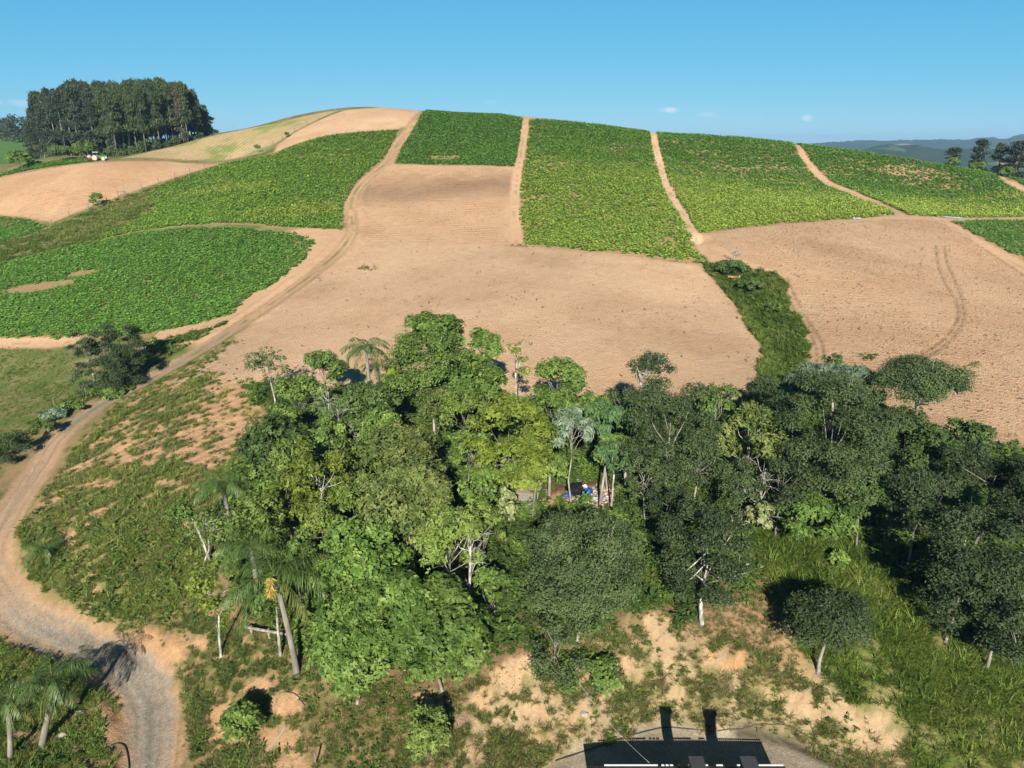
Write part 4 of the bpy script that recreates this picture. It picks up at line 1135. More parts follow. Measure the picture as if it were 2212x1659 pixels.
# single bushes
T('bright', 518, 1562, 45, 52, 1.5, 'bright green round bush on orange soil beside the road', cat='bush', trunk=False, dens=1.3, nb=16)
T('olive', 918, 1592, 58, 62, 2.0, 'olive bush on the bank at the bottom edge', cat='bush', dens=1.5, nb=16)
T('deep', 1580, 572, 38, 16, 1.2, 'dark wide bush at the head of the grassy gully', cat='bush', trunk=False)
T('deep', 1622, 612, 32, 22, 1.5, 'round dark bush half way down the grassy gully', cat='bush')
T('mid', 1674, 664, 22, 14, 1.0, 'small green bush low in the grassy gully', cat='bush', trunk=False)
T('mid', 207, 432, 17, 13, 2.0, 'lone shrub beside the fence on the green strip', cat='bush')
T('olive', 555, 318, 8, 5, 2.0, 'tiny lone tree at the edge of the striped stubble', cat='tree')
T('mid', 620, 290, 6, 4, 1.0, 'little bush on the fence line below the crest', cat='bush', trunk=False)
T('mid', 45, 343, 28, 15, 3.0, 'dark bush at the far left in front of the distant field', cat='bush')
T('mid', 130, 328, 24, 12, 3.0, 'green bush at the foot of the eucalyptus stand', cat='bush')
T('mid', 185, 322, 28, 14, 3.2, 'bright bush behind the tractor', cat='bush')
T('acacia', 92, 322, 22, 15, 3.0, 'leafless looking grey bush left of the eucalyptus stand', cat='bush', dens=.5)
for (u, v, ru, lab) in ((2062, 352, 14, 'left one of the little bushes under the right hand eucalyptus'), (2110, 363, 16, 'little bush under the middle eucalyptus on the right'), (2178, 374, 20, 'rightmost little bush under the eucalyptus on the right')):
    T('mid', u, v - 6, ru, 9, 1.6, lab, cat='bush', trunk=False)

# fillers of the closed canopy
T('mid', 648, 868, 58, 46, 5.4, 'leafy green tree between the open dark tree and the white dead tree')
T('olive', 640, 1000, 56, 50, 5.6, 'olive green tree under the thick dark green tree on the hillside side')
T('mid', 705, 955, 48, 42, 5.2, 'medium green tree just above the yellow green tree with the white trunk')
T('olive', 790, 1015, 56, 46, 5.6, 'olive tree right of the yellow green tree with the white trunk')
T('mid', 820, 965, 50, 40, 5.2, 'green crown left of the long grey branched trunk')
T('lime', 618, 1075, 52, 52, 5.0, 'light green tree at the hillside edge next to the palm')
T('mid', 560, 1050, 48, 44, 4.4, 'green tree touching the palm on the hillside')
T('olive', 1000, 890, 58, 44, 6.4, 'olive crown between the bright rounded tree and the yellow olive tree')
T('mid', 1005, 975, 44, 44, 5.4, 'green crown on the left flank of the large yellow olive tree')
T('olive', 690, 1150, 56, 52, 5.6, 'olive tree between the two palms and the bright thicket')
T('mid', 640, 1210, 48, 44, 4.6, 'green tree hidden behind the head of the leaning palm')
T('olive', 1040, 1150, 46, 56, 4.8, 'olive green tree left of the tall cream shrub')
T('mid', 1050, 1280, 42, 50, 3.6, 'green tree at the right flank of the bright thicket')
T('acacia', 1402, 1040, 38, 44, 5.2, 'grey green acacia right behind the rubbish clearing')
T('acacia_d', 1450, 1095, 46, 44, 4.8, 'dark acacia left of the white trunked acacia')
T('acacia', 1590, 1050, 50, 46, 5.0, 'grey green acacia below the brownish olive tree')
T('acacia_d', 1690, 1050, 58, 46, 5.0, 'dark acacia at the lower left foot of the giant one')
T('deep', 1870, 1075, 60, 50, 4.8, 'dark glossy tree at the lower right foot of the giant acacia')
T('acacia_d', 1985, 1100, 76, 60, 6.0, 'dark acacia over the back of the shaded hollow')
T('deep', 1720, 1090, 50, 30, 3.0, 'dark understory tree above the bright big leaved shrub')
T('acacia', 1340, 880, 40, 34, 5.6, 'small acacia at the soil edge left of the white stems')
T('mid', 1270, 885, 44, 28, 4.6, 'green crown at the soil edge above the silvery tree')
T('acacia_d', 232, 800, 46, 40, 3.4, 'dark low crown filling the gap between the three acacias by the road')
T('acacia_d', 225, 755, 40, 34, 5.6, 'dark crown in the middle of the acacias by the road')

# leafless white snags standing in the wood
def snag(u, v, hc, h, lean, label, seed):
    rng = np.random.default_rng(seed)
    x, y = spot(u, v, hc)
    zg = float(height(np.array([x]), np.array([y]))[0])
    e = tag(empty("dead_tree", (x, y, zg)), label, 'tree')
    mb = MB(); br = MB()
    P = np.array([[0, 0, -.3], [lean[0] * .3, lean[1] * .3, h * .35], [lean[0] * .7, lean[1] * .7, h * .7], [lean[0], lean[1], h]])
    mb.tube(P, [.15, .12, .09, .03], 7)
    for k in range(16):
        t = rng.uniform(.35, .98); S = P[0] * (1 - t) + P[-1] * t
        d = rdir(rng, 1)[0]; d[2] = abs(d[2]) * .8 + .25; L = rng.uniform(.9, 2.4) * (1.15 - t * .6)
        E = S + d * L; M = S * .5 + E * .5 + rng.normal(0, .15, 3)
        br.tube([S, M, E], [.05, .035, .012], 4)
        for q in range(3):
            d2 = d + rng.normal(0, .7, 3); br.tube([M * .5 + E * .5, M * .2 + E * .8 + d2 * .2, E + d2 * rng.uniform(.3, .8)], [.022, .016, .007], 4)
    mb.build("trunk", BARK['white'], e, True); br.build("branches", BARK['white'], e, True)
snag(700, 880, 7, 8.5, (.5, .2), 'leafless white tree standing up out of the left wood', 1)
snag(745, 925, 5, 7, (-.6, 0), 'twiggy grey dead tree lower right of the leafless white tree', 2)
snag(1028, 1035, 4.5, 6.5, (.6, .4), 'dead tree with tangled pale twigs left of the small shed', 3)
snag(1010, 1205, 6, 8.5, (.3, -.3), 'dead white branches above the bright broadleaf thicket', 4)
snag(1225, 1245, 5.2, 7.6, (-.4, -.5), 'bare white fork sticking out of the large front acacia', 5)
snag(1585, 555, 1.5, 2.6, (.2, 0), 'small bare shrub at the head of the gully', 6)
snag(1640, 1060, 4, 6, (.3, 0), 'thin dead stem below the brownish tree', 7)

# thin white standing trunks whose crowns merge with the wood
def stem(u0, v0, u1, v1, h, r, label, mat):
    x, y = spot(u0, v0)
    zg = float(height(np.array([x]), np.array([y]))[0])
    d = ray(u1, v1); t = y / d[1]; x1 = d[0] * t
    e = tag(empty("slender_tree", (x, y, zg)), label, 'tree')
    mb = MB(); dx = float(np.clip(x1 - x, -.35 * h, .35 * h))
    mb.tube([[0, 0, -.4], [dx * .3, 0, h * .35], [dx * .65, .1, h * .7], [dx, .1, h]], [r * 1.3, r, r * .8, r * .4], 8)
    mb.build("trunk", BARK[mat], e, True)
    rng = np.random.default_rng(int(u0))
    B = [(np.array([dx, .1, h]) + rng.normal(0, .5, 3), .8, .6) for _ in range(4)]
    link("crown", crown_mesh("crown", rng, B, LEAF['mid'], 160, .3, .45, 5, 'rosette'), e)
stem(606, 1416, 600, 1345, 4.6, .11, 'thin white trunk just left of the leaning palm', 'white')
stem(1352, 1070, 1345, 1010, 5.0, .14, 'pale bare trunk at the right side of the rubbish', 'white')
stem(1295, 1095, 1312, 1000, 5.0, .13, 'slanting grey trunk rising out of the rubbish', 'pale')
stem(1411, 1110, 1411, 1040, 5.0, .2, 'thick grey trunk in the shade right of the rubbish', 'grey')
stem(457, 1214, 402, 1105, 5.5, .11, 'white trunk leaning left on the weedy hillside', 'white')
stem(1186, 1078, 1188, 1035, 3.0, .15, 'short pale trunk between the shed and the rubbish', 'pale')

# ------------------------------------------------------------------ palms
def palm(u, v, ru, hc, label, base=None, n=17, seed=0, mat='palm', flower=False, droopy=1.0, tr=.2, up=.9):
    """feather palm whose head, hc metres up, stands on the sight line (u, v)"""
    rng = np.random.default_rng(seed + 100)
    x, y = spot(u, v, hc)
    zh = float(height(np.array([x]), np.array([y]))[0]) + hc
    if base:
        bx, by = spot(*base)
    else:
        bx, by = x, y
    zb = float(height(np.array([bx]), np.array([by]))[0])
    dep = y * CP_ - (zh - CAMZ) * SP_
    r = ru / FV * dep
    e = tag(empty("palm_tree", (bx, by, zb)), label, 'palm')
    H = np.array([x - bx, y - by, zh - zb])
    mb = MB()
    s = np.linspace(0, 1, 7)
    P = np.stack([H[0] * s, H[1] * s, H[2] * s - .35 * (1 - s)], 1) + np.stack([.12 * np.sin(s * 3.1), 0 * s, 0 * s], 1)
    mb.tube(P, tr * np.array([1.5, 1.1, 1, .95, .9, .85, .7]), 9)
    trunk = mb.build("trunk", BARK['palm'], e, True)
    for k in range(n):
        a = 2 * math.pi * (k * .382 + rng.uniform(-.05, .05)); el = up * (1 - k / n) * 1.25 - .15
        if flower and k < n * .75 and abs((a + math.pi / 2 + math.pi) % (2 * math.pi) - math.pi) < .55: continue
        L = r * rng.uniform(1.15, 1.45); m = 30
        t = np.linspace(0.0, 1, m)
        ang = el - droopy * 1.55 * t ** 1.3
        dr = np.cos(ang); dz = np.sin(ang)
        rr = np.concatenate([[0], np.cumsum((dr[1:] + dr[:-1]) / 2)]) * L / (m - 1)
        zz = np.concatenate([[0], np.cumsum((dz[1:] + dz[:-1]) / 2)]) * L / (m - 1)
        Pc = np.stack([rr * math.cos(a), rr * math.sin(a), zz], 1)
        Td = np.gradient(Pc, axis=0); Td /= np.linalg.norm(Td, axis=1)[:, None]
        side = np.array([-math.sin(a), math.cos(a), 0])
        w = np.sin(np.clip(t * 1.02, 0, 1) * math.pi) ** .6 * .40 * r * .62 + .05
        Q = []; 
        for sg in (-1, 1):
            for rep in (0, .5):
                PP = Pc[3:] + Td[3:] * rep * L / m
                D = side * sg * .9 + Td[3:] * .55 + np.array([0, 0, -1.0]) * (.35 + .65 * t[3:, None]) * droopy + rng.normal(0, .22, (m - 3, 3))
                Q.append(leaf_quads(PP, D, w[3:] * rng.uniform(.7, 1.2, m - 3) * 1.5, np.full(m - 3, .026 + .006 * r), np.tile([0, 0, 1.0], (m - 3, 1)) + side * .3, .12))
        ra = .03
        ribs = leaf_quads(Pc[:-1], np.diff(Pc, axis=0), np.full(m - 1, L / (m - 1) * 1.3), np.full(m - 1, .07), np.tile([0, 0, 1.0], (m - 1, 1)), 0)
        Q.append(ribs)
        Q = np.concatenate(Q)
        tint = np.clip(.5 + rng.normal(0, .16, len(Q)) + (.1 if k < n * .4 else -.1), 0, 1)
        old = k > n * .82 and mat != 'palm_d'
        f = link("frond", quads_mesh("frond", Q, tint, LEAF['palm_y' if old else 'palm']), e)
        f.location = H
        if old: f['label'] = 'old yellowing frond hanging down'
    if flower:
        Q = []
        n2 = 140
        s2 = rng.uniform(0, 1, n2)
        base_ = np.stack([.12 + .12 * s2, -.55 - .75 * s2, .15 - .9 * s2 ** 1.6], 1)
        D = rdir(rng, n2) + np.array([0, -.3, -.8])
        Q = leaf_quads(base_, D, rng.uniform(.35, .7, n2), np.full(n2, .06), rdir(rng, n2), .1)
        f = link("flower_cluster", quads_mesh("flower_cluster", Q, rng.uniform(0, 1, n2), FLOWER), e)
        f.location = H + np.array([-.1, -.1, .35])
    return e
FLOWER = foliage("yellow_flowers", (.42, .27, .05), (.6, .42, .09), (.75, .6, .2), trans=.1)
palm(593, 1245, 105, 8.6, 'tall leaning palm with a yellow flower cluster in front of the wood', base=(642, 1455), n=20, seed=1, flower=True, tr=.21)
palm(790, 750, 48, 10.5, 'tall palm showing above the back edge of the wood', n=20, seed=2, droopy=1.15)
palm(480, 1045, 56, 6.5, 'palm rising from the weedy hillside behind the wispy tree', n=16, seed=3)
palm(540, 1180, 62, 5.2, 'half hidden palm behind the light feathery tree', n=14, seed=7)
palm(112, 1462, 74, 4.6, 'palm at the inside of the road bend throwing its shadow on the road', base=(86, 1610), n=16, seed=4, tr=.2)
palm(12, 1510, 66, 4.2, 'palm cut by the left edge near the lower corner', base=(20, 1640), n=14, seed=5, tr=.17)
palm(98, 1185, 40, 1.5, 'short stemless palm at the road edge on the hillside', n=16, seed=6, tr=.16, up=1.0)
palm(815, 790, 34, 7.5, 'shorter palm head under the tall palm at the back', n=13, seed=8)

# ------------------------------------------------------------------ eucalyptus
def euc_meshes(seed, mat, r, h, bare):
    rng = np.random.default_rng(seed)
    B = []
    for k in range(20):
        t = rng.uniform(bare, 1.0)
        q = r * (1.08 - .75 * max(0, t - .55) / .45) * rng.uniform(.2, .75); a = rng.uniform(0, 6.28)
        rad = r * rng.uniform(.35, .55)
        B.append((np.array([math.cos(a) * q, math.sin(a) * q, t * h]), rad, rad * 1.15))
    B.append((np.array([0, 0, h * .95]), r * .30, r * 1.0)); B.append((np.array([.3 * r, 0, h * .86]), r * .42, r * .8))
    cm = crown_mesh("crown", rng, B, LEAF[mat], 1300, .66, .5, 3, 'spray', under=-.6)
    mb = MB()
    mb.tube([[0, 0, -.5], [.1, 0, h * .4], [0, .1, h * .8], [0, 0, h * .98]], [.24, .2, .12, .03], 6)
    for b in B[::2]:
        z0 = b[0][2] - 1.8; mb.tube([[0, 0, z0], b[0] * [.5, .5, 0] + [0, 0, z0 + .8], b[0]], [.07, .05, .02], 4)
    return cm, mb.mesh("trunk", BARK['grey'], True)
EUC = [euc_meshes(1, 'euc', 1.9, 24, .16), euc_meshes(2, 'euc', 2.1, 24, .22), euc_meshes(3, 'euc', 1.8, 24, .3), euc_meshes(4, 'euc_g', 2.2, 24, .06), euc_meshes(5, 'euc_g', 2.5, 24, .03), euc_meshes(6, 'euc_b', 2.1, 24, .1)]
def eucalyptus(x, y, h, kind, label, group=None, w=1.0, rz=0.0):
    zg = float(height(np.array([x]), np.array([y]))[0])
    e = tag(empty("eucalyptus_tree", (x, y, zg), rz), label, 'tree', group)
    e.scale = (w, w, h / 24.0)
    cm, tm = EUC[kind]
    link("crown", cm, e); link("trunk", tm, e)
rng = np.random.default_rng(77)
TOP = [(66, 262), (76, 203), (100, 195), (140, 180), (160, 174), (200, 181), (240, 181), (300, 178), (340, 176), (385, 181), (405, 188), (420, 205), (440, 228), (452, 250), (466, 290)]
def euc_height(x, y, zg, jit):
    """height that brings the tree top to the outline of the stand seen from the air"""
    best = 18.0
    for it in range(3):
        dep = y * CP_ - (zg + best - CAMZ) * SP_
        u = CU + FV * x / dep
        v = np.interp(u, [p[0] for p in TOP], [p[1] for p in TOP]) + jit
        d = ray(u, v); best = CAMZ + d[2] / d[1] * y - zg
    return u, best
cnt = 0
for row_i, yy in enumerate((258, 264, 270, 277, 285, 294, 304, 315)):
    for k in range(30):
        uu = 70 + k * 14.0 + rng.uniform(-4, 4)
        x = (uu - CU) / FV * (yy * CP_) + rng.normal(0, .4); y = yy + rng.normal(0, .8)
        if uu > 455 or (row_i < 2 and uu < 230 and row_i == 0): continue
        base_y = np.interp(uu, [70, 240, 330, 400, 470], [262, 256, 266, 276, 284])
        if y < base_y: continue
        zg = float(base_height(np.array([x]), np.array([y]))[0])
        u, h = euc_height(x, y, zg, abs(rng.normal(0, 14)) - 3 + (0 if row_i > 2 else 12))
        h = float(np.clip(h, 6, 31))
        if h < 8: continue
        kind = int(rng.integers(0, 3)) if u < 225 + 25 * rng.normal() else int(rng.integers(3, 5))
        if 352 < u < 400 and rng.random() < .3 and row_i < 4: kind = 5
        front = row_i
        lab = {0: 'tall slender dark eucalyptus in the close stand behind the tractor', 1: 'leafier green eucalyptus in the right half of the stand behind the tractor', 2: 'dry brownish eucalyptus near the right end of the stand'}[0 if kind < 3 else 1 if kind < 5 else 2]
        eucalyptus(x, y, h, kind, lab, ['dark eucalyptus of the stand', 'green eucalyptus of the stand', 'dry eucalyptus of the stand'][0 if kind < 3 else 1 if kind < 5 else 2], rng.uniform(.85, 1.25), rng.uniform(0, 6.28))
        cnt += 1
# four at the right end of the hill
for (u, vtop, y, w, lab) in ((2057, 320, 268, 1.5, 'leftmost dark eucalyptus beyond the right shoulder of the hill'), (2116, 303, 266, 1.35, 'tallest leaning eucalyptus beyond the right shoulder of the hill'),
                             (2160, 310, 262, 1.35, 'eucalyptus with an open crown just right of the tallest one'), (2197, 307, 256, 1.9, 'broad dark eucalyptus at the right edge of the picture'), (2240, 305, 250, 1.7, 'eucalyptus outside the right edge')):
    if u > 2212: continue
    x = (u - CU) / FV * (y * CP_ + 2); zg = float(base_height(np.array([x]), np.array([y]))[0])
    d = ray(u, vtop); h = CAMZ + d[2] / d[1] * y - zg
    eucalyptus(x, y, float(max(h, 8)), int(u) % 3, lab, None, w, u)
# the far wood at the left edge: one mass
def far_wood():
    rng = np.random.default_rng(5)
    Q = []; Tn = []
    for k in range(70):
        x = rng.uniform(-395, -300); y = rng.uniform(470, 520)
        d = ray(CU + FV * x / (y * CP_), 251 + rng.uniform(-6, 10)); zt = CAMZ + d[2] / d[1] * y
        zg = float(base_height(np.array([x]), np.array([y]))[0])
        if zt - zg < 4: zg = zt - 14
        n = 120
        t = rng.uniform(.0, 1, n) ** .8
        P = np.stack([x + rng.normal(0, 1.7, n) * (1.2 - .6 * t), y + rng.normal(0, 1.7, n), zg + (zt - zg) * t], 1)
        Q.append(leaf_quads(P, rdir(rng, n) + [0, 0, -.5], rng.uniform(1.2, 2.2, n), rng.uniform(.6, 1.2, n), rdir(rng, n) + [0, -1, .3])); Tn.append(rng.uniform(.1, .8, n))
    tag(link("far_woods", quads_mesh("far_woods", np.concatenate(Q), np.concatenate(Tn), LEAF['euc'])), 'distant dark wood on the left edge beyond the far field', 'wood', None, 'stuff')
far_wood()

# ------------------------------------------------------------------ crops in rows
CROP = foliage("crop_leaves", (.075, .175, .026), (.13, .275, .038), (.20, .36, .06), trans=.14, spec=.3)
CROP_Y = foliage("ripening_crop_leaves", (.09, .215, .03), (.165, .33, .04), (.34, .43, .065), trans=.14, spec=.3)
def plant_quads(rng, P, size, k=6):
    n = len(P)
    a0 = rng.uniform(0, 6.28, n)
    Q = []
    for i in range(k):
        a = a0 + i * 2.4 + rng.normal(0, .25, n)
        el = rng.uniform(-.25, .5, n) + (.3 if i >= k - 2 else 0)
        h = (.12 + .75 * i / k)
        D = np.stack([np.cos(a) * np.cos(el), np.sin(a) * np.cos(el), np.sin(el)], 1)
        N = np.stack([-np.cos(a) * np.sin(el), -np.sin(a) * np.sin(el), np.cos(el)], 1)
        L = size * rng.uniform(.5, .75, n) * (1.0 - .25 * i / k)
        Q.append(leaf_quads(P + np.array([0, 0, .62]) * (size * h)[:, None], D, L, L * .74, N, .3))
    return np.stack(Q, 1)                              # (n,k,4,3)

CROP_LABEL = dict(C1=('upper left green crop', 'green crop curving up the hill left of the dirt road'), C2=('lower left crop', 'dense deep green crop in the lower left, above the three dark acacias'), C0=('', 'small strip of green crop at the left edge below the reddish field'),
 C3=('', 'green crop on the crest above the square bare field'), C4=('', 'tall green and yellowing crop right of the square bare field'), C5=('', 'yellowish crop between the bent track and the slanting track'), C6=('', 'yellowish crop on the right shoulder with bare streaks'),
 C7=('', 'small green crop at the right edge beside the field with wheel tracks'), C8=('', 'sliver of crop at the far right above the short track'), C9=('', 'low green strip in front of the bushes at the far left'))
ROWDIR = dict(C1=((400, 470), (700, 476)), C2=((10, 636), (215, 590)), C0=((0, 480), (80, 478)), C3=((870, 330), (1110, 336)), C4=((1180, 420), (1420, 412)), C5=((1460, 395), (1780, 398)), C6=((1830, 378), (2060, 388)), C7=((2080, 490), (2212, 492)), C8=((2160, 384), (2212, 392)), C9=((0, 378), (190, 345)))
YELLOW = dict(C1=.12, C2=.0, C0=.05, C3=.05, C4=.5, C5=.75, C6=.85, C7=.2, C8=.3, C9=0)
NEAR_PLANTS = []
def crop_proto(i, mat):
    r = np.random.default_rng(300 + i); k = 11
    q = plant_quads(r, np.zeros((1, 3)), np.ones(1), k)[0]
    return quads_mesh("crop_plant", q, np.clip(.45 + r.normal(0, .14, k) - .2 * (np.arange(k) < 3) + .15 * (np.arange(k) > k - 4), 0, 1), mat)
CROP_PROTO = [crop_proto(i, CROP) for i in range(6)]; CROP_PROTO_Y = [crop_proto(i + 6, CROP_Y) for i in range(6)]
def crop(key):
    P = CROPS[key]; rng = np.random.default_rng(sum(map(ord, key)))
    p, q = np.array(spot(*ROWDIR[key][0])), np.array(spot(*ROWDIR[key][1])); d = (q - p) / np.linalg.norm(q - p); nrm = np.array([-d[1], d[0]])
    S = P @ d; R = P @ nrm
    rs = .84; ps = .44
    rr = np.arange(R.min() - 1, R.max() + 1, rs); ss = np.arange(S.min() - 1, S.max() + 1, ps)
    s, r = np.meshgrid(ss, rr); s = (s + rng.normal(0, .14, s.shape)).ravel(); r = (r + rng.normal(0, .10, r.shape) + .5 * np.sin(s.reshape(r.shape) * .05)).ravel()
    xy = s[:, None] * d + r[:, None] * nrm
    x, y = xy[:, 0], xy[:, 1]
    rowid = np.round(r / rs)
    edge = .7 * (vnoise(rowid * .9, rowid * 0 + 3, 5) - .5) * 5.0       # rows end unevenly
    sd = poly_sd(x, y, P)
    keep = sd + np.minimum(edge, 0) * (key in ('C2', 'C4', 'C7')) > 0.15
    g1 = fbm(x * .09, y * .13, 31); g2 = vnoise(s * .12, r * .6, 44); g3 = fbm(x * .5, y * .5, 52, 3)
    gap = dict(C1=.05, C2=.03, C0=.1, C3=.05, C4=.22, C5=.26, C6=.26, C7=.12, C8=.1, C9=.05)[key]
    thin = gap * sstep(.40, .66, .5 * g1 + .5 * g2) * 1.6 + .03
    for (u, v, a, b, amt, kk) in ((960, 341, 45, 5, .85, 'C3'), (700, 335, 90, 5, .45, 'C1'), (1640, 366, 130, 6, .6, 'C5'), (1530, 378, 70, 7, .5, 'C5'), (1960, 372, 90, 9, .6, 'C6'), (1290, 352, 110, 8, .45, 'C4'), (1440, 500, 40, 30, .55, 'C4'), (1240, 440, 90, 14, .3, 'C4'), (1850, 440, 40, 10, .4, 'C5'), (1440, 430, 16, 40, .5, 'C5'), (820, 305, 60, 4, .3, 'C1'),
                                  (88, 620, 80, 9, 1.3, 'C2'), (180, 591, 42, 6, 1.3, 'C2'), (640, 545, 30, 30, .25, 'C2')):
        if kk == key:
            c = np.array(spot(u, v)); e1 = np.array(spot(u + a, v - (a * .17 if kk == 'C2' and a < 100 and b < 12 else 0))) - c; e2 = np.array(spot(u, v - b)) - c
            w = np.stack([x - c[0], y - c[1]], 1) @ np.linalg.inv(np.stack([e1, e2], 1)).T
            thin = np.maximum(thin, amt * sstep(1.25, .7, np.hypot(w[:, 0], w[:, 1]) + .4 * (g3 - .5)))
    keep &= rng.random(len(x)) > thin
    x, y, g1, g2, g3 = x[keep], y[keep], g1[keep], g2[keep], g3[keep]
    z = base_height(x, y)
    size = rng.uniform(.92, 1.2, len(x)) * (.82 + .36 * g3) * dict(C9=.9, C0=.9, C8=.9, C7=.8).get(key, 1.0)
    tint = np.clip(.34 + .4 * (g3 - .4) + rng.normal(0, .09, len(x)), 0, 1)
    yl = YELLOW[key]
    if key in ('C4', 'C5', 'C6'):
        low = sstep(.35, .75, .55 * sstep(262, 190, y) + .45 * g1)
        tint = np.clip(tint + yl * (low - .2) * .8, 0, 1)
    if key == 'C1':
        for (u, v, a, b) in ((480, 410, 140, 9), (640, 455, 120, 16)):
            c = np.array(spot(u, v)); e1 = np.array(spot(u + a, v - a * .09)) - c; e2 = np.array(spot(u, v - b)) - c
            w = np.stack([x - c[0], y - c[1]], 1) @ np.linalg.inv(np.stack([e1, e2], 1)).T
            tint = np.clip(tint + .55 * sstep(1.2, .3, np.hypot(w[:, 0], w[:, 1])) * (g3 + .3), 0, 1)
    yellow = key in ('C1', 'C4', 'C5', 'C6')
    PP = np.stack([x, y, z], 1)
    k = 7 if key in ('C2', 'C0') else 6
    o = np.zeros(0, int)
    if key == 'C2':                                     # the 300 plants that show largest are plants of their own
        o = np.argsort(np.hypot(x, y) + 200 * (x < -95))[:300]
        for i in o: NEAR_PLANTS.append((PP[i], size[i]))
    m = np.ones(len(x), bool); m[o] = False
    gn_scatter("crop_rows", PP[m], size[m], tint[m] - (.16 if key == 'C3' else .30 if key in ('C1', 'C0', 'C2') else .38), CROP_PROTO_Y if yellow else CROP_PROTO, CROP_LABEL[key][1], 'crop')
    return len(x)
print("plants", {k: crop(k) for k in CROPS})
for i, (p, sz) in enumerate(NEAR_PLANTS):
    c = link("crop_plant", CROP_PROTO[i % 6]); c.location = p; c.rotation_euler = (0, 0, i * 2.4); c.scale = (sz, sz, sz)
    tag(c, 'leafy green plant in the front rows of the lower left crop', 'plant', 'crop plants in the front rows')

# ------------------------------------------------------------------ low growth
def scatter(poly, dens, seed, mask=None):
    rng = np.random.default_rng(seed)
    P = np.asarray(poly); lo, hi = P.min(0), P.max(0)
    n = int((hi[0] - lo[0]) * (hi[1] - lo[1]) * dens)
    x = rng.uniform(lo[0], hi[0], n); y = rng.uniform(lo[1], hi[1], n)
    k = poly_sd(x + 3.2 * (fbm(x * .45, y * .45, 141) - .5), y + 3.2 * (fbm(x * .45, y * .45, 151) - .5), P) > 0
    x, y = x[k], y[k]
    if mask is not None:
        k = rng.random(len(x)) < mask(x, y)
        x, y = x[k], y[k]
    return x, y, rng

def road_clear(x, y, w=2.6):
    d, _ = line_dist(x, y, ROAD); return sstep(w - .5, w + .4, d)
def scar_clear(x, y):
    s = np.ones(len(x))
    for c, Mi, tone in SCAR_W:
        q = np.stack([x - c[0], y - c[1]], 1) @ Mi.T
        s = np.minimum(s, sstep(.7, 1.1, np.hypot(q[:, 0], q[:, 1])))
    return s

def blades(rng, P, hgt, k, spread=.5, width=.05):
    n = len(P); PP = np.repeat(P, k, 0); m = len(PP)
    a = rng.uniform(0, 6.28, m); el = rng.uniform(.55, 1.45, m)
    D = np.stack([np.cos(a) * np.cos(el), np.sin(a) * np.cos(el), np.sin(el)], 1)
    N = np.stack([-np.cos(a) * np.sin(el), -np.sin(a) * np.sin(el), np.cos(el)], 1)
    PP = PP + np.stack([np.cos(a), np.sin(a), 0 * a], 1) * rng.uniform(0, spread * .3, m)[:, None]
    L = np.repeat(hgt, k) * rng.uniform(.6, 1.2, m)
    return leaf_quads(PP, D, L, np.full(m, width) + .04 * L, N, .4)

def rosettes(rng, P, size, k=5, wid=.5):
    n = len(P); PP = np.repeat(P, k, 0); m = len(PP)
    a = rng.uniform(0, 6.28, m); el = rng.uniform(-.1, .9, m)
    D = np.stack([np.cos(a) * np.cos(el), np.sin(a) * np.cos(el), np.sin(el)], 1)
    N = np.stack([-np.cos(a) * np.sin(el), -np.sin(a) * np.sin(el), np.cos(el)], 1)
    L = np.repeat(size, k) * rng.uniform(.6, 1.2, m)
    PP = PP + np.stack([0 * a, 0 * a, L * rng.uniform(.1, 1.0, m)], 1)
    return leaf_quads(PP, D, L, L * wid, N, .3)

GRASS = foliage("grass_blades", (.085, .14, .022), (.16, .23, .038), (.29, .30, .085), trans=.3, rough=.7, spec=.15)
GRASS_DRY = foliage("dry_grass_blades", (.11, .145, .034), (.19, .205, .06), (.36, .30, .145), trans=.3, rough=.8, spec=.1)
WEED = foliage("weed_leaves", (.07, .12, .022), (.13, .195, .038), (.225, .26, .065), trans=.3, spec=.2)
def stuff(name, parts, mat, label, cat):
    Q = np.concatenate([p[0] for p in parts]); t = np.concatenate([p[1] for p in parts])
    me = quads_mesh(name, Q, np.clip(t, 0, 1), mat); TRI[0] += len(Q) * 2
    tag(link(name, me), label, cat, None, 'stuff')
def pts(x, y, dz=-.03):
    return np.stack([x, y, height(x, y) + dz], 1)

def tuft(i, kind, mat):
    r = np.random.default_rng(500 + i)
    if kind == 'grass':
        n = 9; P = np.column_stack([r.normal(0, .13, n), r.normal(0, .13, n), np.zeros(n)]); q = blades(r, P, r.uniform(.5, 1.1, n), 4, .3, .035)
    elif kind == 'weed':
        n = 7; P = np.column_stack([r.normal(0, .16, n), r.normal(0, .16, n), r.uniform(0, .35, n)]); q = rosettes(r, P, r.uniform(.22, .5, n), 5)
    else:
        n = 40; P = rdir(r, n) * np.array([.6, .6, .5]) * r.uniform(.5, 1.05, (n, 1)) + [0, 0, .45]; P[:, 2] = np.abs(P[:, 2]); q = rosettes(r, P, r.uniform(.2, .36, n), 5)
    return quads_mesh(kind + "_tuft", q, np.clip(.45 + r.normal(0, .16, len(q)), 0, 1), mat)
TUFT = {k: [tuft(i * 10 + j, 'grass', m) for j in range(5)] for i, (k, m) in enumerate((('grass', GRASS), ('dry', GRASS_DRY)))}
TUFT['weed'] = [tuft(40 + j, 'weed', WEED) for j in range(5)]
TUFT['bush'] = [tuft(60 + j, 'bush', LEAF['mid' if j % 2 else 'deep']) for j in range(6)]
def grow(name, x, y, r, scale, tone, kind, label, cat, dz=-.03):
    gn_scatter(name, pts(x, y, dz), scale, tone, TUFT[kind], label, cat)

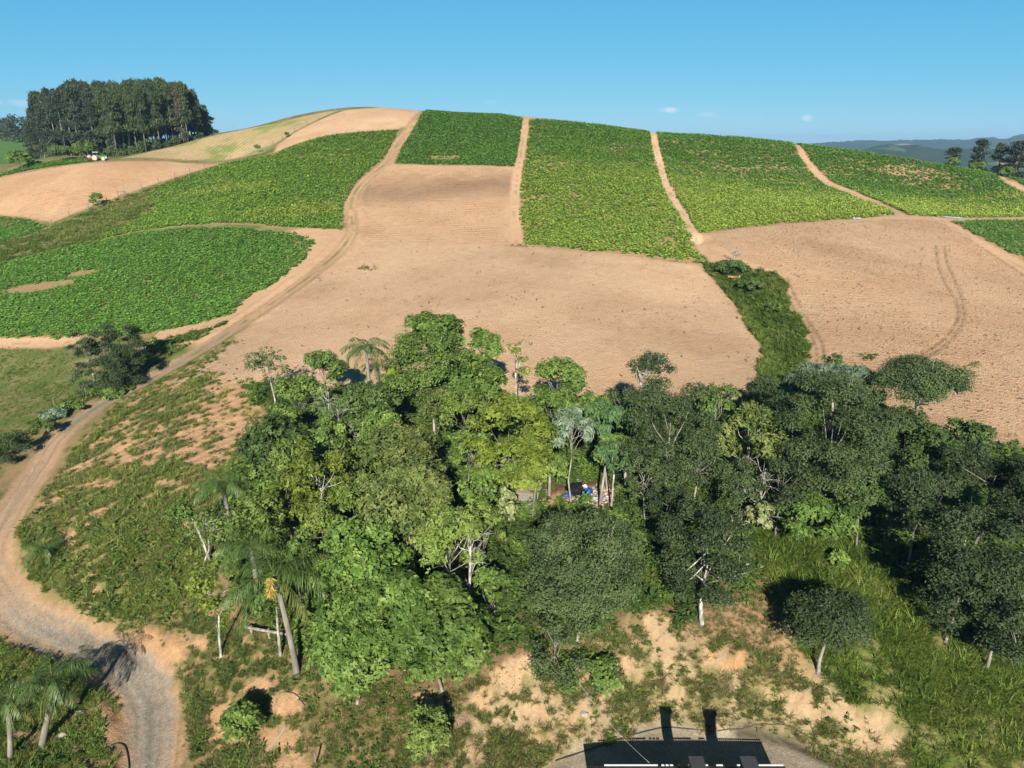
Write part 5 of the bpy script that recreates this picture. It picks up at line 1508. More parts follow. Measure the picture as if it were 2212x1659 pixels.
# the weedy hillside between the road and the wood
def hs_mask(x, y):
    n1 = fbm(x * .12, y * .12, 71); n2 = fbm(x * .5, y * .5, 81); n3 = fbm(x * 1.7, y * 1.7, 91, 3)
    st = .5 + .5 * np.sin((x * .55 - y * .83) * 2 * math.pi / 1.5 + 3 * n1)
    c = .5 * n2 + .3 * n1 + .2 * n3 + .07 * (st - .5) + .10 * sstep(78, 58, y) - .12 * np.exp(-(((x + 29) / 9) ** 2 + ((y - 77) / 7) ** 2))
    return np.clip(sstep(.42, .56, c) * (.45 + .55 * sstep(.2, .6, st)) + .07, 0, 1) * road_clear(x, y) * scar_clear(x, y)
x, y, r = scatter(HILLSIDE, 4.6, 1, hs_mask)
n3 = fbm(x * .3, y * .3, 15)
grow("weeds", x, y, r, r.uniform(.4, 1.0, len(x)) * (.7 + .5 * sstep(75, 52, y)), 1.1 * (n3 - .28) + r.normal(0, .14, len(x)), 'weed', 'weeds growing in streaks on the hillside above the road bend', 'weeds')
x, y, r = scatter(HILLSIDE, 7, 2, lambda x, y: hs_mask(x, y) * sstep(.42, .6, fbm(x * .2, y * .2, 16)))
grow("tall_grass", x, y, r, r.uniform(.4, .95, len(x)), 1.0 * (fbm(x * .25, y * .25, 19) - .24) + r.normal(0, .12, len(x)), 'grass', 'yellowish grass tufts on the hillside left of the wood', 'grass')
x, y, r = scatter(HILLSIDE, 8, 15, lambda x, y: hs_mask(x, y) * sstep(.4, .6, fbm(x * .16, y * .16, 17)))
grow("dry_grass", x, y, r, r.uniform(.3, .7, len(x)), r.uniform(-.1, .45, len(x)), 'dry', 'paler dry grass mixed into the weeds of the hillside', 'grass')
# the slope of tall grass on the lower right
x, y, r = scatter(TALLGRASS, 26.0, 3, lambda x, y: (.22 + .78 * sstep(.36, .6, fbm(x * .35, y * .35, 18))) * scar_clear(x, y))
grow("tall_grass", x, y, r, r.uniform(.45, 1.1, len(x)) * (.55 + .9 * fbm(x * .5, y * .5, 20)), 1.1 * (fbm(x * .3, y * .3, 21) - .5) + r.normal(0, .1, len(x)), 'grass', 'rank green grass on the slope in the lower right', 'grass')
# the bank above the yard
def bank_mask(x, y):
    return (.1 + .9 * sstep(.41, .54, .5 * fbm(x * .5, y * .5, 81) + .5 * fbm(x * 1.7, y * 1.7, 91, 3))) * (.06 + .94 * scar_clear(x, y))
x, y, r = scatter(BANK, 30.0, 4, bank_mask)
grow("bank_grass", x, y, r, r.uniform(.25, .7, len(x)), 1.2 * (fbm(x * .35, y * .35, 25) - .38) + r.normal(0, .25, len(x)), 'dry', 'half dry grass on the eroded bank above the yard', 'grass')
x, y, r = scatter(BANK, 9.0, 5, lambda x, y: bank_mask(x, y) * sstep(.45, .6, fbm(x * .3, y * .3, 28)))
grow("weeds", x, y, r, r.uniform(.3, .7, len(x)), r.normal(0, .15, len(x)), 'weed', 'green creeping weeds on the eroded bank', 'weeds')
# lower left: around the road bend, the leaf strewn slope under the thicket
LOWLEFT = spots([(-60, 1340), (40, 1370), (150, 1430), (240, 1500), (280, 1690), (-80, 1690)])
LOWMID = spots([(280, 1340), (440, 1330), (640, 1400), (830, 1450), (920, 1480), (900, 1690), (430, 1690), (400, 1560), (380, 1480), (300, 1400)])
TOPROAD = spots([(40, 1130), (60, 1240), (160, 1330), (280, 1380), (300, 1340), (120, 1290), (80, 1180)])
ROADSIDE = spots([(60, 940), (120, 900), (240, 840), (330, 790), (420, 740), (500, 690), (440, 715), (330, 735), (320, 770), (160, 850), (60, 925), (0, 1010), (-40, 1100), (-60, 1000), (0, 930)])
VERGE = spots([(150, 985), (200, 925), (255, 868), (330, 828), (420, 782), (480, 745), (520, 735), (440, 800), (340, 850), (235, 930), (160, 1010)])
for i, (P, dn, lab, gmat) in enumerate(((LOWLEFT, 26, 'patchy grass inside the road bend in the lower left corner', GRASS), (LOWMID, 26, 'thin grass on the orange slope below the bright thicket', GRASS_DRY), (TOPROAD, 24, 'grass fringe on the outside of the road bend', GRASS), (ROADSIDE, 14, 'thick green growth on the left verge of the road', GRASS), (VERGE, 5, 'grass along the right edge of the road above the hillside', GRASS))):
    x, y, r = scatter(P, dn, 30 + i, lambda x, y: (.22 + .78 * sstep(.42, .57, .5 * fbm(x * .5, y * .5, 81) + .5 * fbm(x * 1.4, y * 1.4, 91, 3))) * road_clear(x, y, 3.0 if i > 2 else 2.3) * scar_clear(x, y))
    tn = 1.0 * (fbm(x * .4, y * .4, 27) - .5) + r.normal(0, .14, len(x))
    grow("roadside_grass" if i != 1 else "slope_grass", x, y, r, r.uniform(.2, .6, len(x)) * (1.2 if i == 3 else 1), tn, 'grass' if i != 1 else 'dry', lab, 'grass')
    x, y, tn = x[::3], y[::3], tn[::3]
    grow("weeds", x, y, r, r.uniform(.25, .7, len(x)) * (1.5 if i == 3 else 1), tn, 'weed', ['weeds inside the road bend in the lower left corner', 'weeds on the orange slope below the bright thicket', 'weeds along the outside of the road bend', 'leafy weeds on the left verge of the road', 'weeds along the right edge of the road above the hillside'][i], 'weeds')
NEARALL = np.array([[-45, 33], [48, 33], [60, 52], [20, 56], [-25, 56], [-48, 58]])
x, y, r = scatter(NEARALL, 7, 40, lambda x, y: (poly_sd(x, y, YARD) < -.4) * road_clear(x, y, 2.6) * (.08 + .92 * scar_clear(x, y)) * (.35 + .65 * sstep(.38, .56, .5 * fbm(x * .5, y * .5, 81) + .5 * fbm(x * 1.4, y * 1.4, 91, 3))))
grow("short_grass", x, y, r, r.uniform(.15, .45, len(x)), 1.1 * (fbm(x * .35, y * .35, 26) - .42) + r.normal(0, .2, len(x)), 'dry', 'short tufts all over the lower slopes', 'grass')
# gully and strip
x, y, r = scatter(GULLYGRASS, 9, 6, lambda x, y: .35 + .65 * sstep(.35, .55, fbm(x * .4, y * .4, 63)))
tn = 1.2 * (fbm(x * .3, y * .3, 29) - .5) + r.normal(0, .12, len(x))
grow("gully_grass", x, y, r, r.uniform(.5, 1.1, len(x)), tn, 'grass', 'bright grass filling the gully between two bare fields', 'grass')
grow("weeds", x[::2], y[::2], r, r.uniform(.5, 1.2, len(x[::2])), tn[::2], 'weed', 'leafy weeds in the gully between two bare fields', 'weeds')
x, y, r = scatter(STRIP, 3.0, 7, lambda x, y: .3 + .7 * sstep(.35, .55, fbm(x * .3, y * .3, 64)))
grow("strip_grass", x, y, r, r.uniform(.5, 1.2, len(x)), 1.2 * (fbm(x * .2, y * .2, 35) - .32) + r.normal(0, .12, len(x)), 'grass', 'rough grass on the strip along the fence', 'grass')
x, y, r = scatter(MEADOW, 12, 8, lambda x, y: .25 + .75 * sstep(.5, .65, fbm(x * .3, y * .3, 65)))
grow("meadow_grass", x, y, r, r.uniform(.15, .4, len(x)), 1.2 * (fbm(x * .2, y * .2, 36) - .5) + r.normal(0, .12, len(x)), 'grass', 'short tufts on the pasture left of the road', 'grass')
x, y, r = scatter(DRYGRASS, 16, 9, None)
grow("dry_grass", x, y, r, r.uniform(.2, .5, len(x)), r.uniform(.0, .5, len(x)), 'dry', 'brown dry grass round the white trunked acacia', 'grass')
# undergrowth of the wood
x, y, r = scatter(FOREST, 1.1, 10, lambda x, y: (.35 + .65 * sstep(.36, .55, fbm(x * .25, y * .25, 66))) * scar_clear(x, y))
grow("undergrowth", x, y, r, r.uniform(.6, 1.9, len(x)) * (.5 + fbm(x * .3, y * .3, 69)), r.normal(0, .15, len(x)), 'bush', 'tangled undergrowth between the trunks of the wood', 'undergrowth')
x, y, r = scatter(FOREST, 6.0, 14, scar_clear)
grow("undergrowth", x, y, r, r.uniform(.4, 1.1, len(x)), r.normal(-.1, .15, len(x)), 'weed', 'leafy ground cover under the trees of the wood', 'undergrowth')
# leaf litter and crumbs
x, y, r = scatter(LITTER, 26, 11, None)
LIT = foliage("fallen_leaves", (.12, .07, .035), (.2, .12, .06), (.33, .22, .12), trans=.05)
q = rosettes(r, pts(x, y, -.05), np.full(len(x), .16), 1, .6)
stuff("fallen_leaves", [(q, r.uniform(0, 1, len(q)))], LIT, 'brown fallen leaves below the bright thicket', 'leaves')
# seedlings and stray weeds on the worked soil
def seedlings(key, a, b, rs, ps, thin, size, label, seed, yl):
    P = BARE[key]; r = np.random.default_rng(seed)
    p, q = np.array(spot(*a)), np.array(spot(*b)); d = (q - p) / np.linalg.norm(q - p); nrm = np.array([-d[1], d[0]])
    S = P @ d; R = P @ nrm
    s, rr = np.meshgrid(np.arange(S.min(), S.max(), ps), np.arange(R.min(), R.max(), rs))
    s = (s + r.normal(0, .22, s.shape)).ravel(); rr = (rr + r.normal(0, .10, rr.shape)).ravel()
    xy = s[:, None] * d + rr[:, None] * nrm
    x, y = xy[:, 0], xy[:, 1]
    k = (poly_sd(x, y, P) > .8) & (r.random(len(x)) < thin * (.3 + 1.4 * sstep(.35, .65, .5 * fbm(x * .1, y * .1, 88) + .5 * vnoise(x * .3, y * 2.0, 89))))
    x, y = x[k], y[k]
    q = rosettes(r, pts(x, y), r.uniform(.6, 1.3, len(x)) * size, 3, .5)
    return q, np.repeat(r.uniform(0, 1, len(x)), 3)
SEED = foliage("seedling_leaves", (.05, .06, .03), (.09, .09, .045), (.15, .12, .06), trans=.2)
stuff("seedlings", [seedlings('square', (780, 480), (1100, 486), 1.25, .55, .5, .22, '', 1, 0)], SEED, 'rows of little seedlings in the square bare field', 'seedlings')
stuff("seedlings", [seedlings('right', (1600, 560), (2200, 640), 1.15, .6, .5, .23, '', 2, 0)], SEED, 'rows of dark stubs in the right hand bare field', 'seedlings')
stuff("seedlings", [seedlings('far_left', (50, 420), (300, 380), 1.6, .8, .4, .25, '', 3, 0)], SEED, 'thin rows of seedlings in the reddish field by the fence', 'seedlings')
x, y, r = scatter(BARE['middle'], .32, 12, lambda x, y: .25 + .75 * sstep(.45, .65, fbm(x * .12, y * .12, 67)))
q = rosettes(r, pts(x, y), .08 + .3 * r.uniform(0, 1, len(x)) ** 2.5, 5)
x2, y2, r2 = scatter(BARE['right'], .2, 13, None)
q2 = rosettes(r2, pts(x2, y2), (.08 + .27 * r2.uniform(0, 1, len(x2)) ** 2.5), 5)
stuff("stray_weeds", [(q, np.repeat(r.uniform(0, 1, len(x)), 5)), (q2, np.repeat(r2.uniform(0, 1, len(x2)), 5))], SEED, 'stray weeds and stalks dotted over the bare fields', 'weeds')
cl = []
for (u, v, a, b, n, s_) in ((790, 581, 26, 5, 40, .4), (2205 - 100, 790, 20, 6, 18, .35), (1880, 772, 20, 7, 26, .5), (1130, 532, 26, 4, 26, .4)):
    r = np.random.default_rng(int(u)); P0 = np.array([spot(u + r.normal(0, a * .5), v + r.normal(0, b * .5)) for _ in range(n)])
    cl.append((rosettes(r, pts(P0[:, 0], P0[:, 1]), r.uniform(.5, 1.2, n) * s_, 6), np.repeat(r.uniform(0, .7, n), 6)))
stuff("stray_weeds", cl, WEED, 'green weed clumps on the bare fields', 'weeds')

# ------------------------------------------------------------------ tractor with its sprayer
def tractor():
    x, y = spot(213, 347)
    z = float(height(np.array([x]), np.array([y]))[0])
    paint = plain("green_paint", (.03, .22, .05), .35, .1); white = plain("white_paint", (.75, .76, .74), .4, .06); rubber = plain("pale_dusty_tyre", (.40, .36, .28), .9, .15)
    rim = plain("yellow_rim", (.62, .45, .12), .5, .1); dark = plain("dark_metal", (.05, .05, .055), .5, .2); red = plain("rusty_red_steel", (.2, .055, .04), .6, .3); skin = plain("driver_clothes", (.09, .1, .14), .9, .1)
    e = tag(empty("tractor", (x, y, z), math.radians(6)), 'green tractor with pale wheels driving along the edge of the reddish field', 'tractor')
    mb = MB(); mb.box((1.35, 0, 1.25), (2.0, .75, .6)); mb.box((2.38, 0, 1.15), (.12, .7, .7)); mb.build("bonnet", paint, e)
    mb = MB(); mb.box((.9, 0, .8), (3.0, .5, .35)); mb.box((-.6, 0, .9), (.8, 1.0, .5)); mb.build("chassis", dark, e)
    mb = MB(); mb.box((2.55, 0, .95), (.25, .8, .5)); mb.box((2.62, .0, 1.4), (.12, .3, .2)); mb.build("front_weight", white, e)
    mb = MB(); mb.box((-.35, 0, 2.62), (1.7, 1.5, .1)); mb.build("canopy", white, e)
    mb = MB()
    for sx in (-1.05, .35):
        for sy in (-.68, .68): mb.tube([[sx, sy, 1.2], [sx, sy, 2.6]], .045, 6)
    mb.build("canopy_frame", dark, e)
    for sy in (-1, 1):
        mb = MB(); th = np.linspace(.1, math.pi - .1, 9)
        for a, b in zip(th[:-1], th[1:]):
            m = (a + b) / 2; mb.box((-.7 + .95 * math.cos(m), sy * .85, .85 + .95 * math.sin(m)), (.40, .5, .05), 0) if False else mb.add(
                [[-.7 + .98 * math.cos(t), sy * .85 + w, .85 + .98 * math.sin(t) + h] for t in (a, b) for w in (-.28, .28) for h in (0, .05)],
                [(0, 2, 6, 4), (1, 5, 7, 3), (0, 4, 5, 1), (2, 3, 7, 6)])
        mb.build("fender", dark, e)
    mb = MB(); mb.box((-.55, 0, 1.35), (.55, .6, .12)); mb.box((-.82, 0, 1.65), (.1, .6, .55)); mb.build("seat", dark, e)
    mb = MB(); mb.tube([[.3, 0, 1.3], [.05, 0, 1.75]], .03, 6); th = np.linspace(0, 6.2832, 13); mb.tube([[.05 + .06 * math.cos(t), .2 * math.sin(t), 1.75 + .18 * math.cos(t)] for t in th], .02, 5, False); mb.build("steering_wheel", dark, e)
    mb = MB(); mb.tube([[1.5, .25, 1.5], [1.5, .25, 2.3]], .05, 7); mb.build("exhaust", dark, e)
    for (wx, wy, R, W) in ((-.7, -.9, .85, .48), (-.7, .9, .85, .48), (1.85, -.8, .58, .36), (1.85, .8, .58, .36)):
        wh = empty("wheel", (0, 0, 0)); wh.parent = e
        prof = [(.5, -.5), (.86, -.5), (.97, -.35), (1, 0), (.97, .35), (.86, .5), (.5, .5)]
        k = 24; V = []; F = []
        for i in range(k):
            a = 2 * math.pi * i / k
            for (pr, pw) in prof: V.append([wx + pr * R * math.cos(a), wy + pw * W, R + pr * R * math.sin(a)])
        m = len(prof)
        for i in range(k):
            for j in range(m - 1): F.append((i * m + j, i * m + j + 1, ((i + 1) % k) * m + j + 1, ((i + 1) % k) * m + j))
        mb = MB(); mb.add(V, F)
        for i in range(0, k, 2):
            a = 2 * math.pi * i / k; mb.add([[wx + q * R * math.cos(a + s), wy + w * W, R + q * R * math.sin(a + s)] for q in (.96, 1.05) for s in (-.05, .05) for w in (-.45, .45)], [(0, 1, 3, 2), (4, 6, 7, 5), (0, 4, 5, 1), (2, 3, 7, 6), (0, 2, 6, 4), (1, 5, 7, 3)])
        mb.build("tyre", rubber, wh)
        mb = MB(); mb.cyl((wx, wy, R), (0, 1, 0), R * .52, W * .8, 18); mb.cyl((wx, wy, R), (0, 1, 0), R * .18, W * 1.0, 12); mb.build("rim", rim, wh)
    s = tag(empty("sprayer", (x - 2.35, y - .25, z), math.radians(6)), 'rusty red implement hitched behind the green tractor', 'implement')
    mb = MB(); mb.tube([[-.75, 0, 1.15], [.35, 0, 1.15]], .55, 14); mb.tube([[-.2, 0, 1.6], [-.2, 0, 1.85]], .18, 10); mb.build("tank", plain("dull_tank", (.3, .25, .22), .5, .2), s)
    mb = MB()
    for sy in (-.75, .75): mb.tube([[-.9, sy, .25], [-.9, sy, 1.9]], .06, 6); mb.tube([[-.9, sy, .4], [.9, sy * .4, .6]], .06, 6)
    mb.tube([[-.9, -.75, 1.9], [-.9, .75, 1.9]], .06, 6); mb.tube([[-.9, -.75, .4], [-.9, .75, .4]], .06, 6); mb.box((-.95, 0, 1.0), (.08, 1.4, 1.1)); mb.build("frame", red, s)
    for sy in (-.8, .8):
        mb = MB(); mb.tube([[-.95, sy, .7], [-1.0, sy * 1.6, .75]], .05, 6); mb.box((-1.0, sy * 1.45, .45), (.1, .25, .5)); mb.build("boom", red, s)
tractor()

# ------------------------------------------------------------------ house roof at the bottom edge
def house():
    e = tag(empty("house", (0, 0, 0)), 'low building with a dark corrugated roof and two chimneys at the bottom edge', 'building')
    def at(u, v, z):
        d = ray(u, v); t = (z - CAMZ) / d[2]; return d[0] * t, d[1] * t
    ze = 2.15
    x0, y0 = at(1270, 1655, ze); x1, y1 = at(1692, 1651, ze)
    dark = plain("dark_roof_sheet", (.05, .052, .058), .45, .25, 2.0); white = plain("white_flashing", (.78, .78, .76), .5, .08); wall = plain("plastered_wall", (.45, .42, .38), .9, .15, 2.0, bump=.3); conc = plain("dark_chimney_render", (.045, .045, .048), .8, .3, 3.0)
    depth = 7.5; n = 96
    xs = np.linspace(x0, x1, n * 2 + 1); zz = .035 * np.cos(np.arange(n * 2 + 1) * math.pi)
    V = np.array([[a, y0, ze + b] for a, b in zip(xs, zz)] + [[a, y0 - depth, ze + 1.9 + b] for a, b in zip(xs, zz)] + [[a, y0, ze - .05 + b] for a, b in zip(xs, zz)] + [[a, y0 - depth, ze + 1.85 + b] for a, b in zip(xs, zz)])
    m = n * 2 + 1; F = []
    for i in range(m - 1): F += [(i, i + m, i + m + 1, i + 1), (i + 2 * m, i + 1 + 2 * m, i + 1 + 3 * m, i + 3 * m), (i, i + 1, i + 1 + 2 * m, i + 2 * m), (i + m, i + 3 * m, i + 1 + 3 * m, i + 1 + m)]
    mb = MB(); mb.add(V, F); mb.build("roof", dark, e)
    mb = MB(); w = x1 - x0
    mb.box(((x0 + x1) / 2, y0 - .35, (ze - .2) / 2 - .2), (w - .5, .2, ze - .12)); mb.box(((x0 + x1) / 2, y0 - depth + .4, (ze + 1.5) / 2 - .1), (w - .5, .2, ze + 1.5))
    for s in (x0 + .35, x1 - .35): mb.box((s, y0 - depth / 2, (ze - .45) / 2 - .2), (.2, depth - .95, ze - .25))
    mb.build("wall", wall, e)
    for (ua, ub) in ((1305, 1420), (1428, 1434), (1437, 1443), (1446, 1453), (1465, 1468), (1484, 1528), (1546, 1560), (1588, 1690)):
        a = x0 + (ua - 1270) / 422 * w; b = x0 + (ub - 1270) / 422 * w
        mb = MB(); mb.box(((a + b) / 2, y0 + .012, ze + .072), (b - a, .09, .04)); mb.build("flashing", white, e)
    for (ua, ub) in ((1460, 1484), (1562, 1588)):
        a = x0 + (ua - 1270) / 422 * w; b = x0 + (ub - 1270) / 422 * w
        c = empty("chimney", (0, 0, 0)); c.parent = e
        mb = MB(); mb.box(((a + b) / 2, y0 - 2.9, ze + 1.75), (b - a, .8, 3.1)); mb.build("stack", conc, c)
        mb = MB(); mb.box(((a + b) / 2, y0 - 2.9, ze + 3.34), (b - a + .16, .95, .09)); mb.build("cap", conc, c)
house()

def cable(name, label, cat, P3, r, mat):
    mb = MB(); mb.tube(P3, r, 5); tag(mb.build(name, mat, None, True), label, cat)
CABLE_D = plain("black_hose", (.03, .03, .03), .6, .2); CABLE_L = plain("pale_wire", (.5, .5, .48), .5, .1); PIPE_G = plain("grey_pipe", (.3, .29, .26), .6, .2); WOOD = bark("weathered_wood", (.36, .31, .25), (.2, .16, .12), 4)
def ground_line(L, dz=.04, n=5, arch=0):
    P = smooth_line(spots(L), n); z = height(P[:, 0], P[:, 1]) + dz
    if arch: z = z + arch * np.sin(np.linspace(0, math.pi, len(P)))
    return np.column_stack([P, z])
cable("hose", 'long dark hose lying along the edge of the grey yard', 'hose', ground_line([(1200, 1646), (1260, 1618), (1330, 1594), (1420, 1566), (1480, 1563), (1550, 1557), (1620, 1548), (1700, 1560), (1760, 1590)]), .045, CABLE_D)
def sag():
    a = np.array([*spot(1240, 1497), 0]); a[2] = float(height(a[:1], a[1:2])[0]) + 1.4
    b = np.array([.5 * 11 + 2.9, 33.6, 4.0]); t = np.linspace(0, 1, 16)[:, None]
    P = a * (1 - t) + b * t; P[:, 2] -= .5 * np.sin(math.pi * t[:, 0]); return P
cable("overhead_wire", 'thin pale wire slanting down from the roof to the bank', 'wire', sag(), .009, CABLE_L)
cable("pipe", 'pale pipe lying down the orange slope in the lower left', 'pipe', ground_line([(620, 1570), (590, 1610), (560, 1650), (540, 1690)]), .05, PIPE_G)
cable("hose", 'black curved hose on the gravel road at the bottom edge', 'hose', ground_line([(238, 1612), (256, 1606), (270, 1612), (277, 1640), (278, 1665)], .05), .04, CABLE_D)
cable("hose", 'short dark hose at the bottom edge below the bright green bush', 'hose', ground_line([(570, 1624), (580, 1640), (586, 1665)], .05), .05, CABLE_D)
cable("tree_root", 'twisted pale root loop on the orange slope under the leaning palm', 'root', ground_line([(592, 1532), (602, 1508), (620, 1500), (640, 1506), (660, 1530)], .06, 5, .06), .045, WOOD)
cable("black_pipe", 'thin black pipe on the sandy bank', 'pipe', ground_line([(1040, 1636), (1080, 1640), (1130, 1622), (1150, 1612)], .05), .04, CABLE_D)

def railing():
    a = np.array(spot(532, 1374)); b = np.array(spot(632, 1389))
    za, zb = height(np.array([a[0]]), np.array([a[1]]))[0], height(np.array([b[0]]), np.array([b[1]]))[0]
    e = tag(empty("wooden_rail", (a[0], a[1], za)), 'weathered wooden rail on posts behind the leaning palm', 'rail')
    d = np.array([b[0] - a[0], b[1] - a[1], zb - za])
    mb = MB(); mb.tube([[0, 0, .75], d * .5 + [0, 0, .72], d + [0, 0, .75]], .11, 7); mb.build("rail", WOOD, e)
    for t in (.12, .5, .85): mb = MB(); mb.tube([d * t + [0, .1, -.3], d * t + [0, .1, .85]], .1, 7); mb.build("post", WOOD, e)
railing()

# ------------------------------------------------------------------ fences on the hill
POST = plain("grey_fence_post", (.17, .15, .13), .9, .2)
def fence(L, step, label):
    P = spots(L); seg = np.r_[0, np.cumsum(np.hypot(*np.diff(P, axis=0).T))]
    s = np.arange(0, seg[-1], step); x = np.interp(s, seg, P[:, 0]); y = np.interp(s, seg, P[:, 1]); z = height(x, y)
    e = tag(empty("wire_fence", (x[0], y[0], z[0])), label, 'fence')
    pm = MB(); pm.tube([[0, 0, -.4], [0, 0, 1.45]], .09, 6); me = pm.mesh("post", POST)
    mb = MB()
    for i in range(len(x)):
        o = link("post", me, e); o.location = (x[i] - x[0], y[i] - y[0], z[i] - z[0]); o.rotation_euler = (0.06 * math.sin(i * 3.1), .05 * math.cos(i * 1.7), i)
    for h in (.5, .9, 1.3): mb.tube(np.stack([x - x[0], y - y[0], z - z[0] + h], 1), .012, 4)
    mb.build("wire", CABLE_L, e)
fence([(112, 486), (160, 464), (205, 448), (250, 430), (300, 411), (350, 394), (400, 377), (450, 362), (505, 346)], 5.5, 'wire fence with thin posts along the reddish field')
fence([(575, 326), (600, 306), (640, 283), (690, 259), (735, 240)], 6.0, 'wire fence along the striped stubble up to the crest')
def gate():
    a = np.array(spot(518 / 2.0 + 2, 426)); 
    x, y = spot(264, 425); z = float(height(np.array([x]), np.array([y]))[0])
    e = tag(empty("field_gate", (x, y, z), .35), 'small wooden gate frame in the fence by the reddish field', 'gate')
    for sx in (-1, 1): mb = MB(); mb.tube([[sx, 0, -.3], [sx, 0, 1.6]], .12, 7); mb.build("post", POST, e)
    mb = MB(); mb.tube([[-1, 0, 1.35], [1, 0, 1.45]], .08, 6); mb.build("rail", POST, e)
gate()

# ------------------------------------------------------------------ shed, rubbish, sheets
def shed():
    x, y = spot(1144, 1092); z = float(height(np.array([x]), np.array([y]))[0])
    e = tag(empty("small_shed", (x, y, z), math.radians(-12)), 'small shed with a leaf strewn sloping roof beside the yellow tree', 'shed')
    roof = plain("leaf_strewn_roof", (.28, .2, .14), .95, .3, 5, bump=.4); wl = plain("grey_concrete", (.2, .185, .165), .9, .2, 3, bump=.2)
    mb = MB(); mb.box((0, 0, .9), (1.5, 2.6, 2.2)); mb.build("wall", wl, e)
    mb = MB(); mb.box((0, .1, 2.15), (1.9, 3.2, .12), 0, .16); mb.build("roof", roof, e)
    mb = MB(); mb.box((.98, .1, 2.02), (.06, 3.2, .4), 0, .16); mb.build("fascia", plain("pale_boards", (.42, .42, .42), .8, .15), e)
    for k in range(4): mb = MB(); mb.box((-.54 + k * .36, -1.33, .8), (.34, .05, 1.8)); mb.build("plank", wl, e)
shed()

def crumpled(name, label, cat, u, v, sx, sy, h, mat, seed):
    rng = np.random.default_rng(seed); x, y = spot(u, v)
    n = 18; gx, gy = np.meshgrid(np.linspace(-1, 1, n), np.linspace(-1, 1, n))
    X = x + gx * sx * (1 + .2 * vnoise(gx * 2 + 5, gy * 2, seed)); Y = y + gy * sy * (1 + .25 * vnoise(gx * 2, gy * 2 + 9, seed + 3))
    Z = height(X.ravel(), Y.ravel()).reshape(n, n) + .06 + h * fbm(gx * 3 + 7, gy * 3, seed + 5) * sstep(1.25, .3, np.hypot(gx, gy))
    V = np.stack([X.ravel(), Y.ravel(), Z.ravel()], 1)
    i, j = np.meshgrid(np.arange(n - 1), np.arange(n - 1), indexing='ij'); a = (i * n + j).ravel()
    F = np.stack([a, a + 1, a + n + 1, a + n], 1)
    cxy = np.hypot(gx, gy).ravel() + .35 * (vnoise(gx * 3, gy * 3, seed + 8).ravel() - .5)
    F = F[(cxy[F].max(1) < 1.08)]
    u_, inv = np.unique(F, return_inverse=True); V = V[u_]; F = inv.reshape(F.shape)
    base = V.mean(0); me = mesh_np(name, V - base, F, mat, False)
    o = link(name, me); o.location = base; tag(o, label, cat)
BLUE = plain("blue_plastic", (.02, .075, .33), .5, .4, 6); BLACK = plain("black_plastic", (.015, .015, .017), .3, .3, 6); WHITE = plain("white_plastic", (.7, .72, .72), .4, .15, 6); PALEB = plain("pale_blue_plastic", (.26, .33, .4), .5, .3, 4)
crumpled("tarpaulin", 'crumpled blue tarpaulin on the right of the rubbish heap', 'tarpaulin', 1268, 1064, .5, .75, .45, BLUE, 1)
crumpled("tarpaulin", 'blue tarpaulin strip on the left of the rubbish heap', 'tarpaulin', 1226, 1070, .5, .35, .25, BLUE, 2)
crumpled("plastic_sheet", 'black plastic sheet in the middle of the rubbish heap', 'plastic sheet', 1246, 1058, 1.0, 1.0, .6, BLACK, 3)
crumpled("plastic_sheet", 'white plastic sheet on top of the blue tarpaulin', 'plastic sheet', 1262, 1056, .35, .4, .5, WHITE, 4)
crumpled("plastic_sheet", 'small light blue plastic piece behind the rubbish heap', 'plastic sheet', 1250, 1040, .35, .3, .3, PALEB, 5)
crumpled("plastic_sheet", 'pale blue plastic sheeting at the lower end of the slanting track', 'plastic sheet', 1850, 473, 1.3, .6, .5, PALEB, 6)
crumpled("plastic_sheet", 'long strip of pale plastic along the edge of the right hand crop', 'plastic sheet', 2060, 471, 3.6, .5, .35, PALEB, 7)
rng = np.random.default_rng(9)
V = []; F = []; n = 0
mb = MB()
for k in range(150):
    u, v = rng.normal(1285, 30), rng.normal(1078, 12)
    if not (1215 < u < 1370 and 1040 < v < 1105): continue
    x, y = spot(u, v); z = float(height(np.array([x]), np.array([y]))[0])
    s = rng.uniform(.08, .28)
    mb.box((x, y, z + s * .3), (s, s * rng.uniform(.5, 1), s * .5), rng.uniform(0, 3), rng.uniform(-.5, .5))
def litter_material():
    m, N, L, b = mat_new("mixed_litter")
    g = N.new("ShaderNodeNewGeometry"); r = N.new("ShaderNodeValToRGB"); r.color_ramp.interpolation = 'CONSTANT'
    e = r.color_ramp.elements; e[0].color = (.5, .5, .48, 1); e[1].position = .3; e[1].color = (.3, .33, .36, 1)
    for p, c in ((.6, (.05, .16, .5, 1)), (.68, (.5, .48, .42, 1)), (.85, (.5, .08, .05, 1)), (.9, (.04, .04, .04, 1))):
        k = e.new(p); k.color = c
    L.new(g.outputs["Random Per Island"], r.inputs[0]); L.new(r.outputs[0], b.inputs["Base Color"]); b.inputs["Roughness"].default_value = .6
    return m
tag(mb.build("litter", litter_material()), 'white and coloured litter strewn round the rubbish heap', 'litter', None, 'stuff')
